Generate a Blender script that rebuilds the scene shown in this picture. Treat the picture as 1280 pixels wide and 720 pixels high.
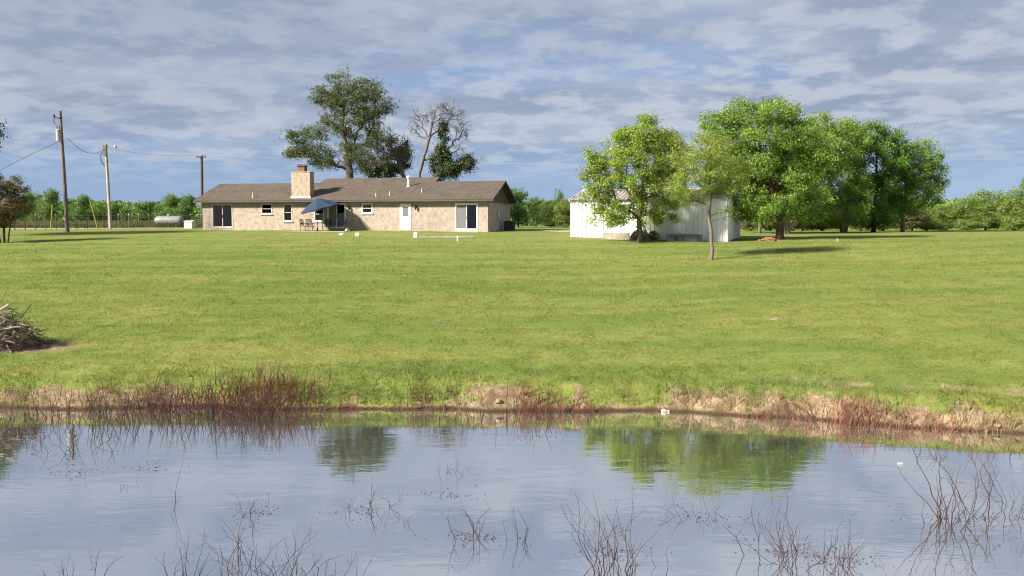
import bpy, math, random
import numpy as np
from mathutils import Vector, Matrix

random.seed(7)
RNG = np.random.default_rng(11)
scene = bpy.context.scene
for o in list(bpy.data.objects):
    bpy.data.objects.remove(o)
COL = scene.collection

# ------------------------------------------------------------------ camera
F = 1100.0                       # focal length in photo pixels (1280 wide)
CAMZ = 5.3
PITCH = math.atan(80.0 / F)
cam_d = bpy.data.cameras.new('camera')
cam_d.sensor_width = 36.0
cam_d.lens = 36.0 * F / 1280.0
cam_d.clip_start = 0.1
cam_d.clip_end = 5000.0
cam = bpy.data.objects.new('camera', cam_d)
COL.objects.link(cam)
cam.location = (0, 0, CAMZ)
cam.rotation_euler = (math.pi / 2 - PITCH, 0, 0)
scene.camera = cam

# ------------------------------------------------------------------ light
SUNV = Vector((-0.84, -0.46, 0.60)).normalized()     # towards the sun
SUN_EL = math.asin(SUNV.z)
SUN_ROT = math.atan2(SUNV.x, SUNV.y)
EXPOSURE = 1.68
SKY_STRENGTH = 0.05
world = bpy.data.worlds.new('World')
scene.world = world
world.use_nodes = True


def build_world():
    nt = world.node_tree
    nt.nodes.clear()
    N = nt.nodes.new
    L = nt.links.new
    out = N('ShaderNodeOutputWorld')
    bg = N('ShaderNodeBackground')
    bg.inputs['Strength'].default_value = SKY_STRENGTH
    sky = N('ShaderNodeTexSky')
    sky.sky_type = 'NISHITA'
    sky.sun_disc = False
    sky.sun_elevation = SUN_EL
    sky.sun_rotation = SUN_ROT
    sky.air_density = 1.0
    sky.dust_density = 0.3
    sky.ozone_density = 3.0
    tc = N('ShaderNodeTexCoord')
    sep = N('ShaderNodeSeparateXYZ')
    L(tc.outputs['Generated'], sep.inputs[0])

    def math_(op, a, b=None, clamp=False):
        m = N('ShaderNodeMath')
        m.operation = op
        m.use_clamp = clamp
        for i, v in enumerate((a, b)):
            if v is None:
                continue
            if isinstance(v, (int, float)):
                m.inputs[i].default_value = v
            else:
                L(v, m.inputs[i])
        return m.outputs[0]
    zz = math_('MAXIMUM', sep.outputs[2], 0.0)
    den = math_('ADD', zz, 0.16)
    u = math_('DIVIDE', sep.outputs[0], den)
    v = math_('DIVIDE', sep.outputs[1], den)
    comb = N('ShaderNodeCombineXYZ')
    L(u, comb.inputs[0])
    L(v, comb.inputs[1])

    def noise(scale, detail, rough, off, dist=0.0, sx=1.0, sy=1.0):
        mp = N('ShaderNodeMapping')
        mp.inputs['Location'].default_value = off
        mp.inputs['Scale'].default_value = (sx, sy, 1)
        L(comb.outputs[0], mp.inputs[0])
        n = N('ShaderNodeTexNoise')
        n.inputs['Scale'].default_value = scale
        n.inputs['Detail'].default_value = detail
        n.inputs['Roughness'].default_value = rough
        n.inputs['Distortion'].default_value = dist
        L(mp.outputs[0], n.inputs['Vector'])
        return n.outputs['Fac']

    def ramp(fac, a, b, va=0.0, vb=1.0):
        m = N('ShaderNodeMapRange')
        m.interpolation_type = 'SMOOTHSTEP'
        m.inputs['From Min'].default_value = a
        m.inputs['From Max'].default_value = b
        m.inputs['To Min'].default_value = va
        m.inputs['To Max'].default_value = vb
        L(fac, m.inputs['Value'])
        return m.outputs[0]

    def mix(fac, ca, cb):
        m = N('ShaderNodeMix')
        m.data_type = 'RGBA'
        for s, val in ((0, fac), (6, ca), (7, cb)):
            if isinstance(val, tuple):
                m.inputs[s].default_value = val + (1,)
            elif isinstance(val, (int, float)):
                m.inputs[s].default_value = val
            else:
                L(val, m.inputs[s])
        return m.outputs[2]
    deck = noise(0.75, 5, 0.55, (3.1, 1.7, 0), 0.4, 0.7, 1.0)           # grey cloud deck
    puffs = noise(5.4, 5, 0.55, (7.3, 2.2, 0), 0.10, 0.95, 0.85)           # broken altocumulus
    field = noise(0.55, 3, 0.5, (5.3, 4.2, 0), 0.2)                      # where the puffs break up
    band = ramp(sep.outputs[2], 0.02, 0.13)                              # deck thins towards the horizon
    d1 = math_('MULTIPLY', ramp(deck, 0.16, 0.44), band)
    p1 = math_('MULTIPLY', ramp(puffs, 0.42, 0.60), ramp(sep.outputs[2], 0.02, 0.10))
    p1 = math_('MULTIPLY', p1, ramp(field, 0.34, 0.58, 0.5, 1.0))
    shade = noise(1.5, 5, 0.6, (1.3, 9.2, 0), 0.3, 0.5, 1.0)
    # colours in sky radiance units (multiplied by the background strength)
    S = 1.0 / SKY_STRENGTH
    greycol = mix(ramp(shade, 0.38, 0.64), (0.098 * S, 0.117 * S, 0.156 * S), (0.142 * S, 0.158 * S, 0.192 * S))
    bluecol = mix(0.80, sky.outputs[0], (0.062 * S, 0.106 * S, 0.200 * S))
    c = mix(math_('MULTIPLY', d1, 0.93), bluecol, greycol)
    c = mix(math_('MULTIPLY', p1, 0.66), c, (0.190 * S, 0.203 * S, 0.230 * S))
    L(c, bg.inputs['Color'])
    L(bg.outputs[0], out.inputs['Surface'])


build_world()
sun_d = bpy.data.lights.new('sun', 'SUN')
sun_d.energy = 4.1
sun_d.angle = math.radians(6.0)
sun_d.color = (1.0, 0.93, 0.80)
sun = bpy.data.objects.new('sun', sun_d)
COL.objects.link(sun)
sun.rotation_euler = (-SUNV).to_track_quat('-Z', 'Y').to_euler()
sun.location = (-60, -30, 60)

vs = scene.view_settings
vs.view_transform = 'Standard'
vs.look = 'None'
vs.gamma = 1.0
vs.use_curve_mapping = False
vs.exposure = EXPOSURE
scene.render.engine = 'CYCLES'
scene.render.resolution_x = 1024
scene.render.resolution_y = 576
scene.cycles.max_bounces = 6
scene.cycles.filter_width = 1.1
scene.cycles.transparent_max_bounces = 8

# ------------------------------------------------------------------ pixel helpers
SP, CP = math.sin(PITCH), math.cos(PITCH)


def ray(px, py):
    u = (px - 640.0) / F
    v = (360.0 - py) / F
    return Vector((u, CP + v * SP, -SP + v * CP))


def P(px, py, Y):
    d = ray(px, py)
    d *= Y / d.y
    return Vector((d.x, Y, CAMZ + d.z))


def W(px, py):                       # pixel on the water plane
    d = ray(px, py)
    d *= -CAMZ / d.z
    return Vector((d.x, d.y, 0.0))


# ------------------------------------------------------------------ ground shape
_sh_x = np.array([-400, -60, -30, -14.6, -6, 0, 3, 5, 7.7, 10, 12.6, 16, 22, 30, 60, 400.])
_sh_y = np.array([25.5, 26, 25.6, 25.0, 24.9, 24.9, 24.8, 24.5, 23.7, 22.8, 21.9, 20.6, 18.5, 16.5, 14., 14.])
_d = np.array([-30, -8, -3, -1, -.35, 0, .12, .30, .6, 1.0, 1.8, 5.2, 9, 15, 25, 31, 37, 43, 49, 65, 90, 2000.])
_zl = np.array([-2.5, -2.2, -1.2, -.5, -.2, 0, .16, .33, .5, .68, .86, 1.25, 1.63, 2.17, 3.02, 3.60, 4.13, 4.48, 4.74, 4.93, 4.98, 5.0])
_zr = np.array([-2.5, -2.2, -1.2, -.5, -.2, 0, .12, .28, .5, .68, .86, 1.25, 1.65, 2.22, 3.06, 3.56, 3.97, 4.20, 4.32, 4.52, 4.58, 4.62])


def _hash_noise(x, y, s, seed):
    # smooth value noise
    x = np.asarray(x, float) * s + seed * 17.3
    y = np.asarray(y, float) * s - seed * 9.7
    xi, yi = np.floor(x), np.floor(y)
    fx, fy = x - xi, y - yi
    fx = fx * fx * (3 - 2 * fx)
    fy = fy * fy * (3 - 2 * fy)

    def h(a, b):
        v = np.sin(a * 127.1 + b * 311.7 + seed * 74.7) * 43758.5453
        return v - np.floor(v)
    return (h(xi, yi) * (1 - fx) + h(xi + 1, yi) * fx) * (1 - fy) + (h(xi, yi + 1) * (1 - fx) + h(xi + 1, yi + 1) * fx) * fy - 0.5


def shore(x):
    x = np.asarray(x, float)
    return np.interp(x, _sh_x, _sh_y) + 0.5 * _hash_noise(x, x * 0, 0.35, 1) + 0.35 * _hash_noise(x, x * 0, 1.1, 2) + 0.15 * _hash_noise(x, x * 0, 3.3, 8)


def H(x, y, fine=True):
    x = np.asarray(x, float)
    y = np.asarray(y, float)
    d = y - shore(x)
    near = d < 6
    zl = np.interp(d, _d, _zl)
    zr = np.interp(d, _d, _zr)
    t = np.clip((x - 4) / 14.0, 0, 1)
    t = t * t * (3 - 2 * t)
    z = zl * (1 - t) + zr * t
    # low mounds in the lawn, cut bank at the shore
    lawn = np.clip((d - 1.2) / 6, 0, 1) * np.clip((70 - d) / 20, 0, 1)
    z = z + lawn * (0.10 * _hash_noise(x, y, 0.11, 3) + 0.05 * _hash_noise(x, y, 0.4, 4))
    bank = np.clip(1 - np.abs(d - 0.55) / 0.9, 0, 1)
    z = z + bank * (0.20 * _hash_noise(x, y, 0.7, 5) + 0.11 * _hash_noise(x, y, 2.1, 6) + 0.09 * _hash_noise(x, y, 6.0, 7))
    z = z + np.clip(1 - np.abs(d - 2) / 2.5, 0, 1) * 0.05 * _hash_noise(x, y, 3.0, 9)
    # near bank where the photographer stands, and the pond's side banks
    nb = np.clip(8.0 - y, 0, 6) * 0.6
    z = np.where(y < 10, np.maximum(z, np.where(y < 8, nb, (8 - y) * 0.6)), z)
    side = np.maximum(np.abs(x) - 46, 0)
    z = np.where((d < 0) & (side > 0), np.maximum(z, -1.5 + np.minimum(side * 0.4, 3.5)), z)
    return z


def h1(x, y):
    return float(H(np.array([x]), np.array([y]))[0])


def GP(px, Y):                        # point of the ground at depth Y under photo column px
    x = (px - 640.0) / F * Y * 0.998
    return Vector((x, Y, h1(x, Y)))


# ------------------------------------------------------------------ materials
def new_mat(name):
    m = bpy.data.materials.new(name)
    m.use_nodes = True
    nt = m.node_tree
    nt.nodes.clear()
    out = nt.nodes.new('ShaderNodeOutputMaterial')
    return m, nt, out


class NT:
    """small wrapper to write node trees"""
    def __init__(s, nt):
        s.nt = nt

    def n(s, typ, **kw):
        nd = s.nt.nodes.new('ShaderNode' + typ)
        for k, v in kw.items():
            if hasattr(nd, k):
                setattr(nd, k, v)
            else:
                s.set(nd.inputs[k.replace('_', ' ')], v)
        return nd

    def set(s, sock, v):
        if hasattr(v, 'is_linked') or isinstance(v, bpy.types.NodeSocket):
            s.nt.links.new(v, sock)
        elif isinstance(v, tuple) and len(v) == 3 and sock.type == 'RGBA':
            sock.default_value = v + (1,)
        else:
            sock.default_value = v

    def coord(s, scale=(1, 1, 1), which='Object'):
        tc = s.n('TexCoord')
        mp = s.n('Mapping')
        s.set(mp.inputs[0], tc.outputs[which])
        mp.inputs['Scale'].default_value = scale
        return mp.outputs[0]

    def noise(s, vec, scale, detail=3, rough=0.55, dist=0.0):
        nd = s.n('TexNoise')
        s.set(nd.inputs['Vector'], vec)
        nd.inputs['Scale'].default_value = scale
        nd.inputs['Detail'].default_value = detail
        nd.inputs['Roughness'].default_value = rough
        nd.inputs['Distortion'].default_value = dist
        return nd.outputs['Fac']

    def rng(s, v, a, b, c=0.0, d=1.0):
        nd = s.n('MapRange')
        nd.interpolation_type = 'SMOOTHSTEP'
        s.set(nd.inputs['Value'], v)
        for k, q in zip(('From Min', 'From Max', 'To Min', 'To Max'), (a, b, c, d)):
            nd.inputs[k].default_value = q
        return nd.outputs[0]

    def mix(s, f, a, b, mode='MIX'):
        nd = s.n('Mix')
        nd.data_type = 'RGBA'
        nd.blend_type = mode
        s.set(nd.inputs[0], f)
        s.set(nd.inputs[6], a)
        s.set(nd.inputs[7], b)
        return nd.outputs[2]

    def math(s, op, a, b=0.0, clamp=False):
        nd = s.n('Math')
        nd.operation = op
        nd.use_clamp = clamp
        s.set(nd.inputs[0], a)
        s.set(nd.inputs[1], b)
        return nd.outputs[0]

    def bump(s, hgt, strength=0.4, dist=0.02):
        nd = s.n('Bump')
        nd.inputs['Strength'].default_value = strength
        nd.inputs['Distance'].default_value = dist
        s.set(nd.inputs['Height'], hgt)
        return nd.outputs[0]


def simple_mat(name, c1, c2=None, scale=4.0, rough=0.8, bump=0.0, bscale=None, spec=0.3, metal=0.0, stretch=(1, 1, 1)):
    m, nt, out = new_mat(name)
    t = NT(nt)
    b = t.n('BsdfPrincipled')
    v = t.coord(stretch)
    n1 = t.noise(v, scale, 5, 0.62)
    c2 = c2 or tuple(x * 0.7 for x in c1)
    t.set(b.inputs['Base Color'], t.mix(t.rng(n1, 0.32, 0.68), c1, c2))
    b.inputs['Roughness'].default_value = rough
    b.inputs['Specular IOR Level'].default_value = spec
    b.inputs['Metallic'].default_value = metal
    if bump:
        t.set(b.inputs['Normal'], t.bump(t.noise(v, bscale or scale * 4, 4), bump, 0.02))
    nt.links.new(b.outputs[0], out.inputs[0])
    return m


def leaf_mat(name, c1, c2, trans=0.35):
    """leaves: diffuse + translucent, every leaf its own tint"""
    m, nt, out = new_mat(name)
    t = NT(nt)
    at = t.n('Attribute', attribute_name='tint')
    v = t.coord()
    n1 = t.noise(v, 0.55, 3)
    base = t.mix(t.rng(n1, 0.3, 0.7), c1, c2)
    col = t.mix(1.0, base, at.outputs['Color'], 'MULTIPLY')
    d = t.n('BsdfDiffuse')
    t.set(d.inputs['Color'], col)
    tr = t.n('BsdfTranslucent')
    t.set(tr.inputs['Color'], t.mix(1.0, col, (1.25, 1.15, 0.55), 'MULTIPLY'))
    ms = t.n('MixShader')
    ms.inputs[0].default_value = trans
    nt.links.new(d.outputs[0], ms.inputs[1])
    nt.links.new(tr.outputs[0], ms.inputs[2])
    g = t.n('BsdfGlossy')
    g.inputs['Roughness'].default_value = 0.45
    m2 = t.n('MixShader')
    m2.inputs[0].default_value = 0.04
    nt.links.new(ms.outputs[0], m2.inputs[1])
    nt.links.new(g.outputs[0], m2.inputs[2])
    nt.links.new(m2.outputs[0], out.inputs[0])
    return m


def grass_colour(t, v):
    big = t.noise(v, 0.10, 3, 0.6, 0.6)
    vs_ = t.n('Mapping')
    t.set(vs_.inputs[0], v)
    vs_.inputs['Scale'].default_value = (0.06, 0.55, 1)
    vs_.inputs['Rotation'].default_value = (0, 0, 0.06)
    stripes = t.noise(vs_.outputs[0], 1.0, 4, 0.6, 0.3)      # mower passes
    mid = t.noise(v, 0.8, 6, 0.72, 0.3)
    fine = t.noise(v, 7.0, 5, 0.7)
    c = t.mix(t.rng(big, 0.35, 0.65), (0.138, 0.183, 0.043), (0.176, 0.202, 0.049))
    c = t.mix(t.rng(stripes, 0.40, 0.62, 0, 0.75), c, (0.228, 0.232, 0.064))
    c = t.mix(t.rng(stripes, 0.50, 0.28, 0, 0.6), c, (0.118, 0.166, 0.034))
    c = t.mix(t.rng(mid, 0.55, 0.36, 0, 0.6), c, (0.116, 0.166, 0.034))
    c = t.mix(t.rng(mid, 0.56, 0.74, 0, 0.6), c, (0.250, 0.212, 0.100))
    c = t.mix(t.rng(fine, 0.58, 0.34, 0, 0.55), c, (0.072, 0.104, 0.025))
    return c, fine, mid


def ground_mat():
    m, nt, out = new_mat('ground_lawn_and_soil')
    t = NT(nt)
    v = t.coord()
    gc, fine, mid = grass_colour(t, v)
    at = t.n('Attribute', attribute_name='dirt')
    s1 = t.noise(v, 1.6, 6, 0.7, 0.4)
    s2 = t.noise(v, 9.0, 5, 0.7)
    soil = t.mix(t.rng(s1, 0.36, 0.64), (0.125, 0.086, 0.050), (0.315, 0.235, 0.148))
    soil = t.mix(t.rng(s2, 0.60, 0.30, 0, 0.65), soil, (0.085, 0.055, 0.030))
    soil = t.mix(t.rng(s1, 0.60, 0.78), soil, (0.42, 0.335, 0.235))
    # wet band at the water's edge
    geo = t.n('NewGeometry')
    sep = t.n('SeparateXYZ')
    t.set(sep.inputs[0], geo.outputs['Position'])
    wet = t.rng(sep.outputs[2], 0.13, 0.02)
    soil = t.mix(wet, soil, (0.055, 0.036, 0.020))
    edge = t.math('ADD', at.outputs['Fac'], t.math('MULTIPLY', t.math('SUBTRACT', s1, 0.5), 1.1))
    edge = t.math('ADD', edge, t.math('MULTIPLY', t.math('SUBTRACT', s2, 0.5), 0.7))
    f = t.rng(edge, 0.36, 0.64)
    c = t.mix(f, gc, soil)
    b = t.n('BsdfPrincipled')
    t.set(b.inputs['Base Color'], c)
    b.inputs['Roughness'].default_value = 0.95
    b.inputs['Specular IOR Level'].default_value = 0.1
    hgt = t.math('ADD', t.math('MULTIPLY', fine, 0.6), t.noise(v, 22.0, 3, 0.7))
    t.set(b.inputs['Normal'], t.bump(hgt, 0.9, 0.05))
    nt.links.new(b.outputs[0], out.inputs[0])
    return m


def grass_mat():
    m, nt, out = new_mat('grass_blades')
    t = NT(nt)
    v = t.coord()
    gc, fine, mid = grass_colour(t, v)
    at = t.n('Attribute', attribute_name='tint')
    c = t.mix(1.0, gc, at.outputs['Color'], 'MULTIPLY')
    d = t.n('BsdfDiffuse')
    t.set(d.inputs['Color'], c)
    tr = t.n('BsdfTranslucent')
    t.set(tr.inputs['Color'], c)
    ms = t.n('MixShader')
    ms.inputs[0].default_value = 0.4
    nt.links.new(d.outputs[0], ms.inputs[1])
    nt.links.new(tr.outputs[0], ms.inputs[2])
    nt.links.new(ms.outputs[0], out.inputs[0])
    return m


def water_mat():
    m, nt, out = new_mat('pond_water')
    t = NT(nt)
    v = t.coord((0.5, 1.6, 1))
    rip = t.noise(v, 1.5, 3, 0.5, 0.3)
    rip2 = t.noise(t.coord((1.6, 4.5, 1)), 2.4, 2, 0.5)
    calm = t.rng(t.noise(t.coord((0.10, 0.32, 1)), 1.0, 3), 0.40, 0.62, 0.25, 1.0)
    hgt = t.math('ADD', rip, t.math('MULTIPLY', rip2, t.math('MULTIPLY', calm, 0.30)))
    bmp = t.bump(hgt, 0.10, 0.03)
    murk = t.n('BsdfDiffuse')
    t.set(murk.inputs['Color'], t.mix(t.rng(t.noise(t.coord(), 0.2, 4), 0.3, 0.7), (0.088, 0.086, 0.072), (0.108, 0.104, 0.088)))
    gl = t.n('BsdfGlossy')
    gl.inputs['Roughness'].default_value = 0.02
    gl.inputs['Color'].default_value = (0.97, 0.98, 1, 1)
    t.set(gl.inputs['Normal'], bmp)
    fr = t.n('Fresnel')
    fr.inputs['IOR'].default_value = 3.0
    t.set(fr.inputs['Normal'], bmp)
    ms = t.n('MixShader')
    t.set(ms.inputs[0], t.rng(fr.outputs[0], 0.15, 0.62, 0.74, 0.88))
    nt.links.new(murk.outputs[0], ms.inputs[1])
    nt.links.new(gl.outputs[0], ms.inputs[2])
    nt.links.new(ms.outputs[0], out.inputs[0])
    return m


def brick_mat(name, c1, c2, mortar):
    m, nt, out = new_mat(name)
    t = NT(nt)
    tc = t.n('TexCoord')
    # brick pattern on both wall directions: x+y runs along the wall, z up
    sp = t.n('SeparateXYZ')
    t.set(sp.inputs[0], tc.outputs['Object'])
    cb = t.n('CombineXYZ')
    t.set(cb.inputs[0], t.math('ADD', sp.outputs[0], sp.outputs[1]))
    t.set(cb.inputs[1], sp.outputs[2])
    br = t.n('TexBrick')
    t.set(br.inputs['Vector'], cb.outputs[0])
    br.inputs['Scale'].default_value = 1.0
    br.inputs['Brick Width'].default_value = 0.22
    br.inputs['Row Height'].default_value = 0.075
    br.inputs['Mortar Size'].default_value = 0.010
    t.set(br.inputs['Color1'], c1)
    t.set(br.inputs['Color2'], c2)
    t.set(br.inputs['Mortar'], mortar)
    n1 = t.noise(tc.outputs['Object'], 0.5, 5, 0.65, 0.3)
    n2 = t.noise(tc.outputs['Object'], 2.6, 9, 0.85)
    n3 = t.noise(tc.outputs['Object'], 1.3, 7, 0.75, 0.4)
    c = t.mix(t.rng(n1, 0.42, 0.62, 0, 0.35), br.outputs['Color'], (0.36, 0.29, 0.21))
    c = t.mix(t.rng(n1, 0.50, 0.36, 0, 0.45), c, (0.25, 0.20, 0.18))
    c = t.mix(t.rng(n2, 0.52, 0.62, 0, 0.70), c, (0.50, 0.44, 0.35))
    c = t.mix(t.rng(n2, 0.48, 0.38, 0, 0.75), c, (0.130, 0.095, 0.080))
    c = t.mix(t.rng(n3, 0.58, 0.70, 0, 0.40), c, (0.20, 0.16, 0.135))
    b = t.n('BsdfPrincipled')
    t.set(b.inputs['Base Color'], c)
    b.inputs['Roughness'].default_value = 0.9
    b.inputs['Specular IOR Level'].default_value = 0.15
    t.set(b.inputs['Normal'], t.bump(br.outputs['Fac'], -0.5, 0.01))
    nt.links.new(b.outputs[0], out.inputs[0])
    return m


def shingle_mat():
    m, nt, out = new_mat('roof_shingles')
    t = NT(nt)
    tc = t.n('TexCoord')
    br = t.n('TexBrick')
    t.set(br.inputs['Vector'], tc.outputs['Object'])
    br.inputs['Scale'].default_value = 1.0
    br.inputs['Brick Width'].default_value = 0.32
    br.inputs['Row Height'].default_value = 0.14
    br.inputs['Mortar Size'].default_value = 0.008
    t.set(br.inputs['Color1'], (0.070, 0.057, 0.046))
    t.set(br.inputs['Color2'], (0.102, 0.083, 0.068))
    t.set(br.inputs['Mortar'], (0.04, 0.03, 0.024))
    n1 = t.noise(tc.outputs['Object'], 0.7, 5, 0.65)
    n2 = t.noise(t.coord((3.0, 0.5, 1)), 1.0, 7, 0.75)
    c = t.mix(t.rng(n1, 0.35, 0.7, 0, 0.45), br.outputs['Color'], (0.120, 0.092, 0.072))
    c = t.mix(t.rng(n2, 0.50, 0.66, 0, 0.7), c, (0.056, 0.045, 0.037))
    b = t.n('BsdfPrincipled')
    t.set(b.inputs['Base Color'], c)
    b.inputs['Roughness'].default_value = 0.92
    b.inputs['Specular IOR Level'].default_value = 0.2
    t.set(b.inputs['Normal'], t.bump(br.outputs['Fac'], -0.6, 0.012))
    nt.links.new(b.outputs[0], out.inputs[0])
    return m


def glass_mat(name, tint=(0.3, 0.3, 0.3), refl=0.06):
    m, nt, out = new_mat(name)
    t = NT(nt)
    tr = t.n('BsdfTransparent')
    t.set(tr.inputs['Color'], tint)
    gl = t.n('BsdfGlossy')
    gl.inputs['Roughness'].default_value = 0.03
    lw = t.n('Fresnel')
    lw.inputs['IOR'].default_value = 1.5
    ms = t.n('MixShader')
    t.set(ms.inputs[0], t.math('ADD', lw.outputs[0], refl - 0.04))
    nt.links.new(tr.outputs[0], ms.inputs[1])
    nt.links.new(gl.outputs[0], ms.inputs[2])
    nt.links.new(ms.outputs[0], out.inputs[0])
    return m


def rust_roof_mat():
    m, nt, out = new_mat('rusty_tin_roof')
    t = NT(nt)
    v = t.coord()
    n1 = t.noise(v, 0.9, 5, 0.7, 0.5)
    n2 = t.noise(v, 5.0, 4, 0.7)
    c = t.mix(t.rng(n1, 0.42, 0.60), (0.36, 0.36, 0.37), (0.22, 0.13, 0.085))
    c = t.mix(t.rng(n2, 0.55, 0.75, 0, 0.6), c, (0.17, 0.085, 0.05))
    b = t.n('BsdfPrincipled')
    t.set(b.inputs['Base Color'], c)
    b.inputs['Roughness'].default_value = 0.6
    b.inputs['Metallic'].default_value = 0.15
    nt.links.new(b.outputs[0], out.inputs[0])
    return m


M = {}
M['ground'] = ground_mat()
M['grass'] = grass_mat()
M['water'] = water_mat()
M['brick'] = brick_mat('house_brick', (0.265, 0.212, 0.182), (0.335, 0.278, 0.238), (0.39, 0.345, 0.30))
M['brick_chimney'] = brick_mat('chimney_brick', (0.29, 0.225, 0.17), (0.35, 0.28, 0.21), (0.37, 0.31, 0.25))
M['shingle'] = shingle_mat()
M['fascia'] = simple_mat('fascia_brown', (0.075, 0.055, 0.043), (0.10, 0.075, 0.06), 3, 0.7)
M['soffit'] = simple_mat('soffit_brown', (0.055, 0.042, 0.034), (0.07, 0.054, 0.043), 3, 0.8)
M['siding'] = simple_mat('gable_siding', (0.085, 0.062, 0.048), (0.13, 0.095, 0.072), 2.0, 0.85, 0.3, 6, stretch=(6, 6, 0.4))
M['trim'] = simple_mat('trim_white', (0.72, 0.68, 0.63), (0.62, 0.57, 0.52), 3, 0.6)
M['trim_pink'] = simple_mat('trim_pinkish', (0.50, 0.42, 0.38), (0.42, 0.34, 0.30), 3, 0.65)
M['white'] = simple_mat('white_paint', (0.80, 0.80, 0.79), (0.70, 0.70, 0.68), 2.5, 0.5)
M['glass'] = glass_mat('window_glass')
M['screen'] = simple_mat('insect_screen', (0.16, 0.16, 0.165), (0.13, 0.13, 0.14), 4, 0.6)
M['curtain'] = simple_mat('curtain_cream', (0.45, 0.40, 0.26), (0.36, 0.31, 0.20), 3, 0.9, stretch=(8, 1, 0.2))
M['curtain_brown'] = simple_mat('curtain_brown', (0.20, 0.10, 0.05), (0.12, 0.06, 0.03), 3, 0.9, stretch=(8, 1, 0.2))
M['blind'] = simple_mat('blind_grey', (0.30, 0.30, 0.28), (0.25, 0.25, 0.23), 5, 0.8)
M['interior'] = simple_mat('interior_wall', (0.20, 0.18, 0.16), (0.17, 0.15, 0.13), 1, 0.9)
M['flashing'] = simple_mat('white_flashing', (0.78, 0.77, 0.74), (0.6, 0.58, 0.54), 4, 0.45)
M['clay'] = simple_mat('clay_flue', (0.25, 0.085, 0.045), (0.20, 0.07, 0.036), 6, 0.8, 0.2)
M['dark_metal'] = simple_mat('dark_metal', (0.022, 0.020, 0.019), (0.036, 0.032, 0.029), 8, 0.75, spec=0.15)
M['grey_metal'] = simple_mat('galvanised_metal', (0.40, 0.41, 0.42), (0.30, 0.30, 0.31), 5, 0.45, metal=0.35)
M['tank'] = simple_mat('tank_grey_paint', (0.20, 0.21, 0.225), (0.16, 0.155, 0.155), 3, 0.5, spec=0.4)
M['shed'] = simple_mat('shed_white_steel', (0.80, 0.80, 0.80), (0.70, 0.70, 0.69), 1.4, 0.5, stretch=(2, 2, 0.3))
M['shed_roof'] = rust_roof_mat()
M['shed_trim'] = simple_mat('shed_trim', (0.74, 0.75, 0.78), (0.62, 0.63, 0.66), 2, 0.45)
M['umbrella'] = simple_mat('blue_canvas', (0.018, 0.040, 0.076), (0.013, 0.031, 0.062), 2, 0.85, 0.1)
M['wood_pole'] = simple_mat('weathered_pole', (0.20, 0.165, 0.13), (0.12, 0.095, 0.075), 2.5, 0.9, 0.5, 14, stretch=(5, 5, 0.5))
M['wood_pole_dark'] = simple_mat('creosote_pole', (0.075, 0.058, 0.045), (0.11, 0.085, 0.07), 2.5, 0.9, 0.5, 14, stretch=(5, 5, 0.5))
M['wood_grey'] = simple_mat('weathered_board', (0.40, 0.37, 0.31), (0.28, 0.25, 0.20), 2.5, 0.85, 0.3, 14)
M['wire'] = simple_mat('black_cable', (0.03, 0.03, 0.033), (0.04, 0.04, 0.045), 8, 0.6)
M['wire_grey'] = simple_mat('aluminium_cable', (0.42, 0.44, 0.48), (0.36, 0.38, 0.42), 8, 0.5)
M['yellow'] = simple_mat('yellow_plastic', (0.40, 0.36, 0.07), (0.32, 0.28, 0.06), 4, 0.6)
M['transformer'] = simple_mat('transformer_grey', (0.36, 0.36, 0.345), (0.30, 0.30, 0.285), 4, 0.5)
M['post'] = simple_mat('steel_post', (0.055, 0.065, 0.055), (0.09, 0.085, 0.075), 6, 0.7)
M['concrete'] = simple_mat('concrete', (0.36, 0.33, 0.28), (0.27, 0.24, 0.20), 1.6, 0.9, 0.3, 12)
M['gravel'] = simple_mat('gravel', (0.34, 0.30, 0.24), (0.22, 0.18, 0.13), 3.0, 0.95, 0.7, 30)
M['rock'] = simple_mat('rock_brown', (0.26, 0.19, 0.14), (0.15, 0.11, 0.08), 3, 0.95, 0.7, 8)
M['rock_pale'] = simple_mat('rock_pale', (0.62, 0.60, 0.56), (0.45, 0.43, 0.40), 4, 0.9, 0.5, 10)
M['redbrick'] = simple_mat('loose_red_brick', (0.36, 0.17, 0.11), (0.26, 0.12, 0.08), 5, 0.9, 0.4, 20)
M['trough'] = simple_mat('trough_dark_metal', (0.060, 0.064, 0.066), (0.20, 0.20, 0.19), 2.2, 0.55, 0.2, 8, metal=0.2)
M['bark'] = simple_mat('bark_grey_brown', (0.145, 0.112, 0.082), (0.075, 0.056, 0.042), 3.5, 0.95, 0.8, 12, stretch=(4, 4, 0.7))
M['bark_pale'] = simple_mat('bark_pale', (0.185, 0.152, 0.118), (0.115, 0.094, 0.074), 3.5, 0.95, 0.8, 12, stretch=(4, 4, 0.7))
M['bark_dark'] = simple_mat('bark_dark', (0.070, 0.045, 0.032), (0.04, 0.027, 0.02), 3.5, 0.95, 0.8, 12, stretch=(4, 4, 0.7))
M['bark_pine'] = simple_mat('bark_pine', (0.17, 0.135, 0.105), (0.10, 0.075, 0.055), 3.5, 0.95, 0.8, 12, stretch=(4, 4, 0.7))
M['deadwood'] = simple_mat('dead_wood_grey', (0.150, 0.135, 0.122), (0.092, 0.082, 0.074), 4, 0.95, 0.4, 14)
M['brushwood'] = simple_mat('brush_pile_wood', (0.33, 0.27, 0.215), (0.15, 0.115, 0.09), 2.2, 0.95, 0.5, 14)
M['brushwood_dark'] = simple_mat('brush_pile_dark', (0.075, 0.057, 0.047), (0.04, 0.032, 0.027), 3, 0.95, 0.4, 14)
M['redstem'] = simple_mat('dry_red_stems', (0.265, 0.108, 0.072), (0.150, 0.064, 0.046), 2.0, 0.9)
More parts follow.
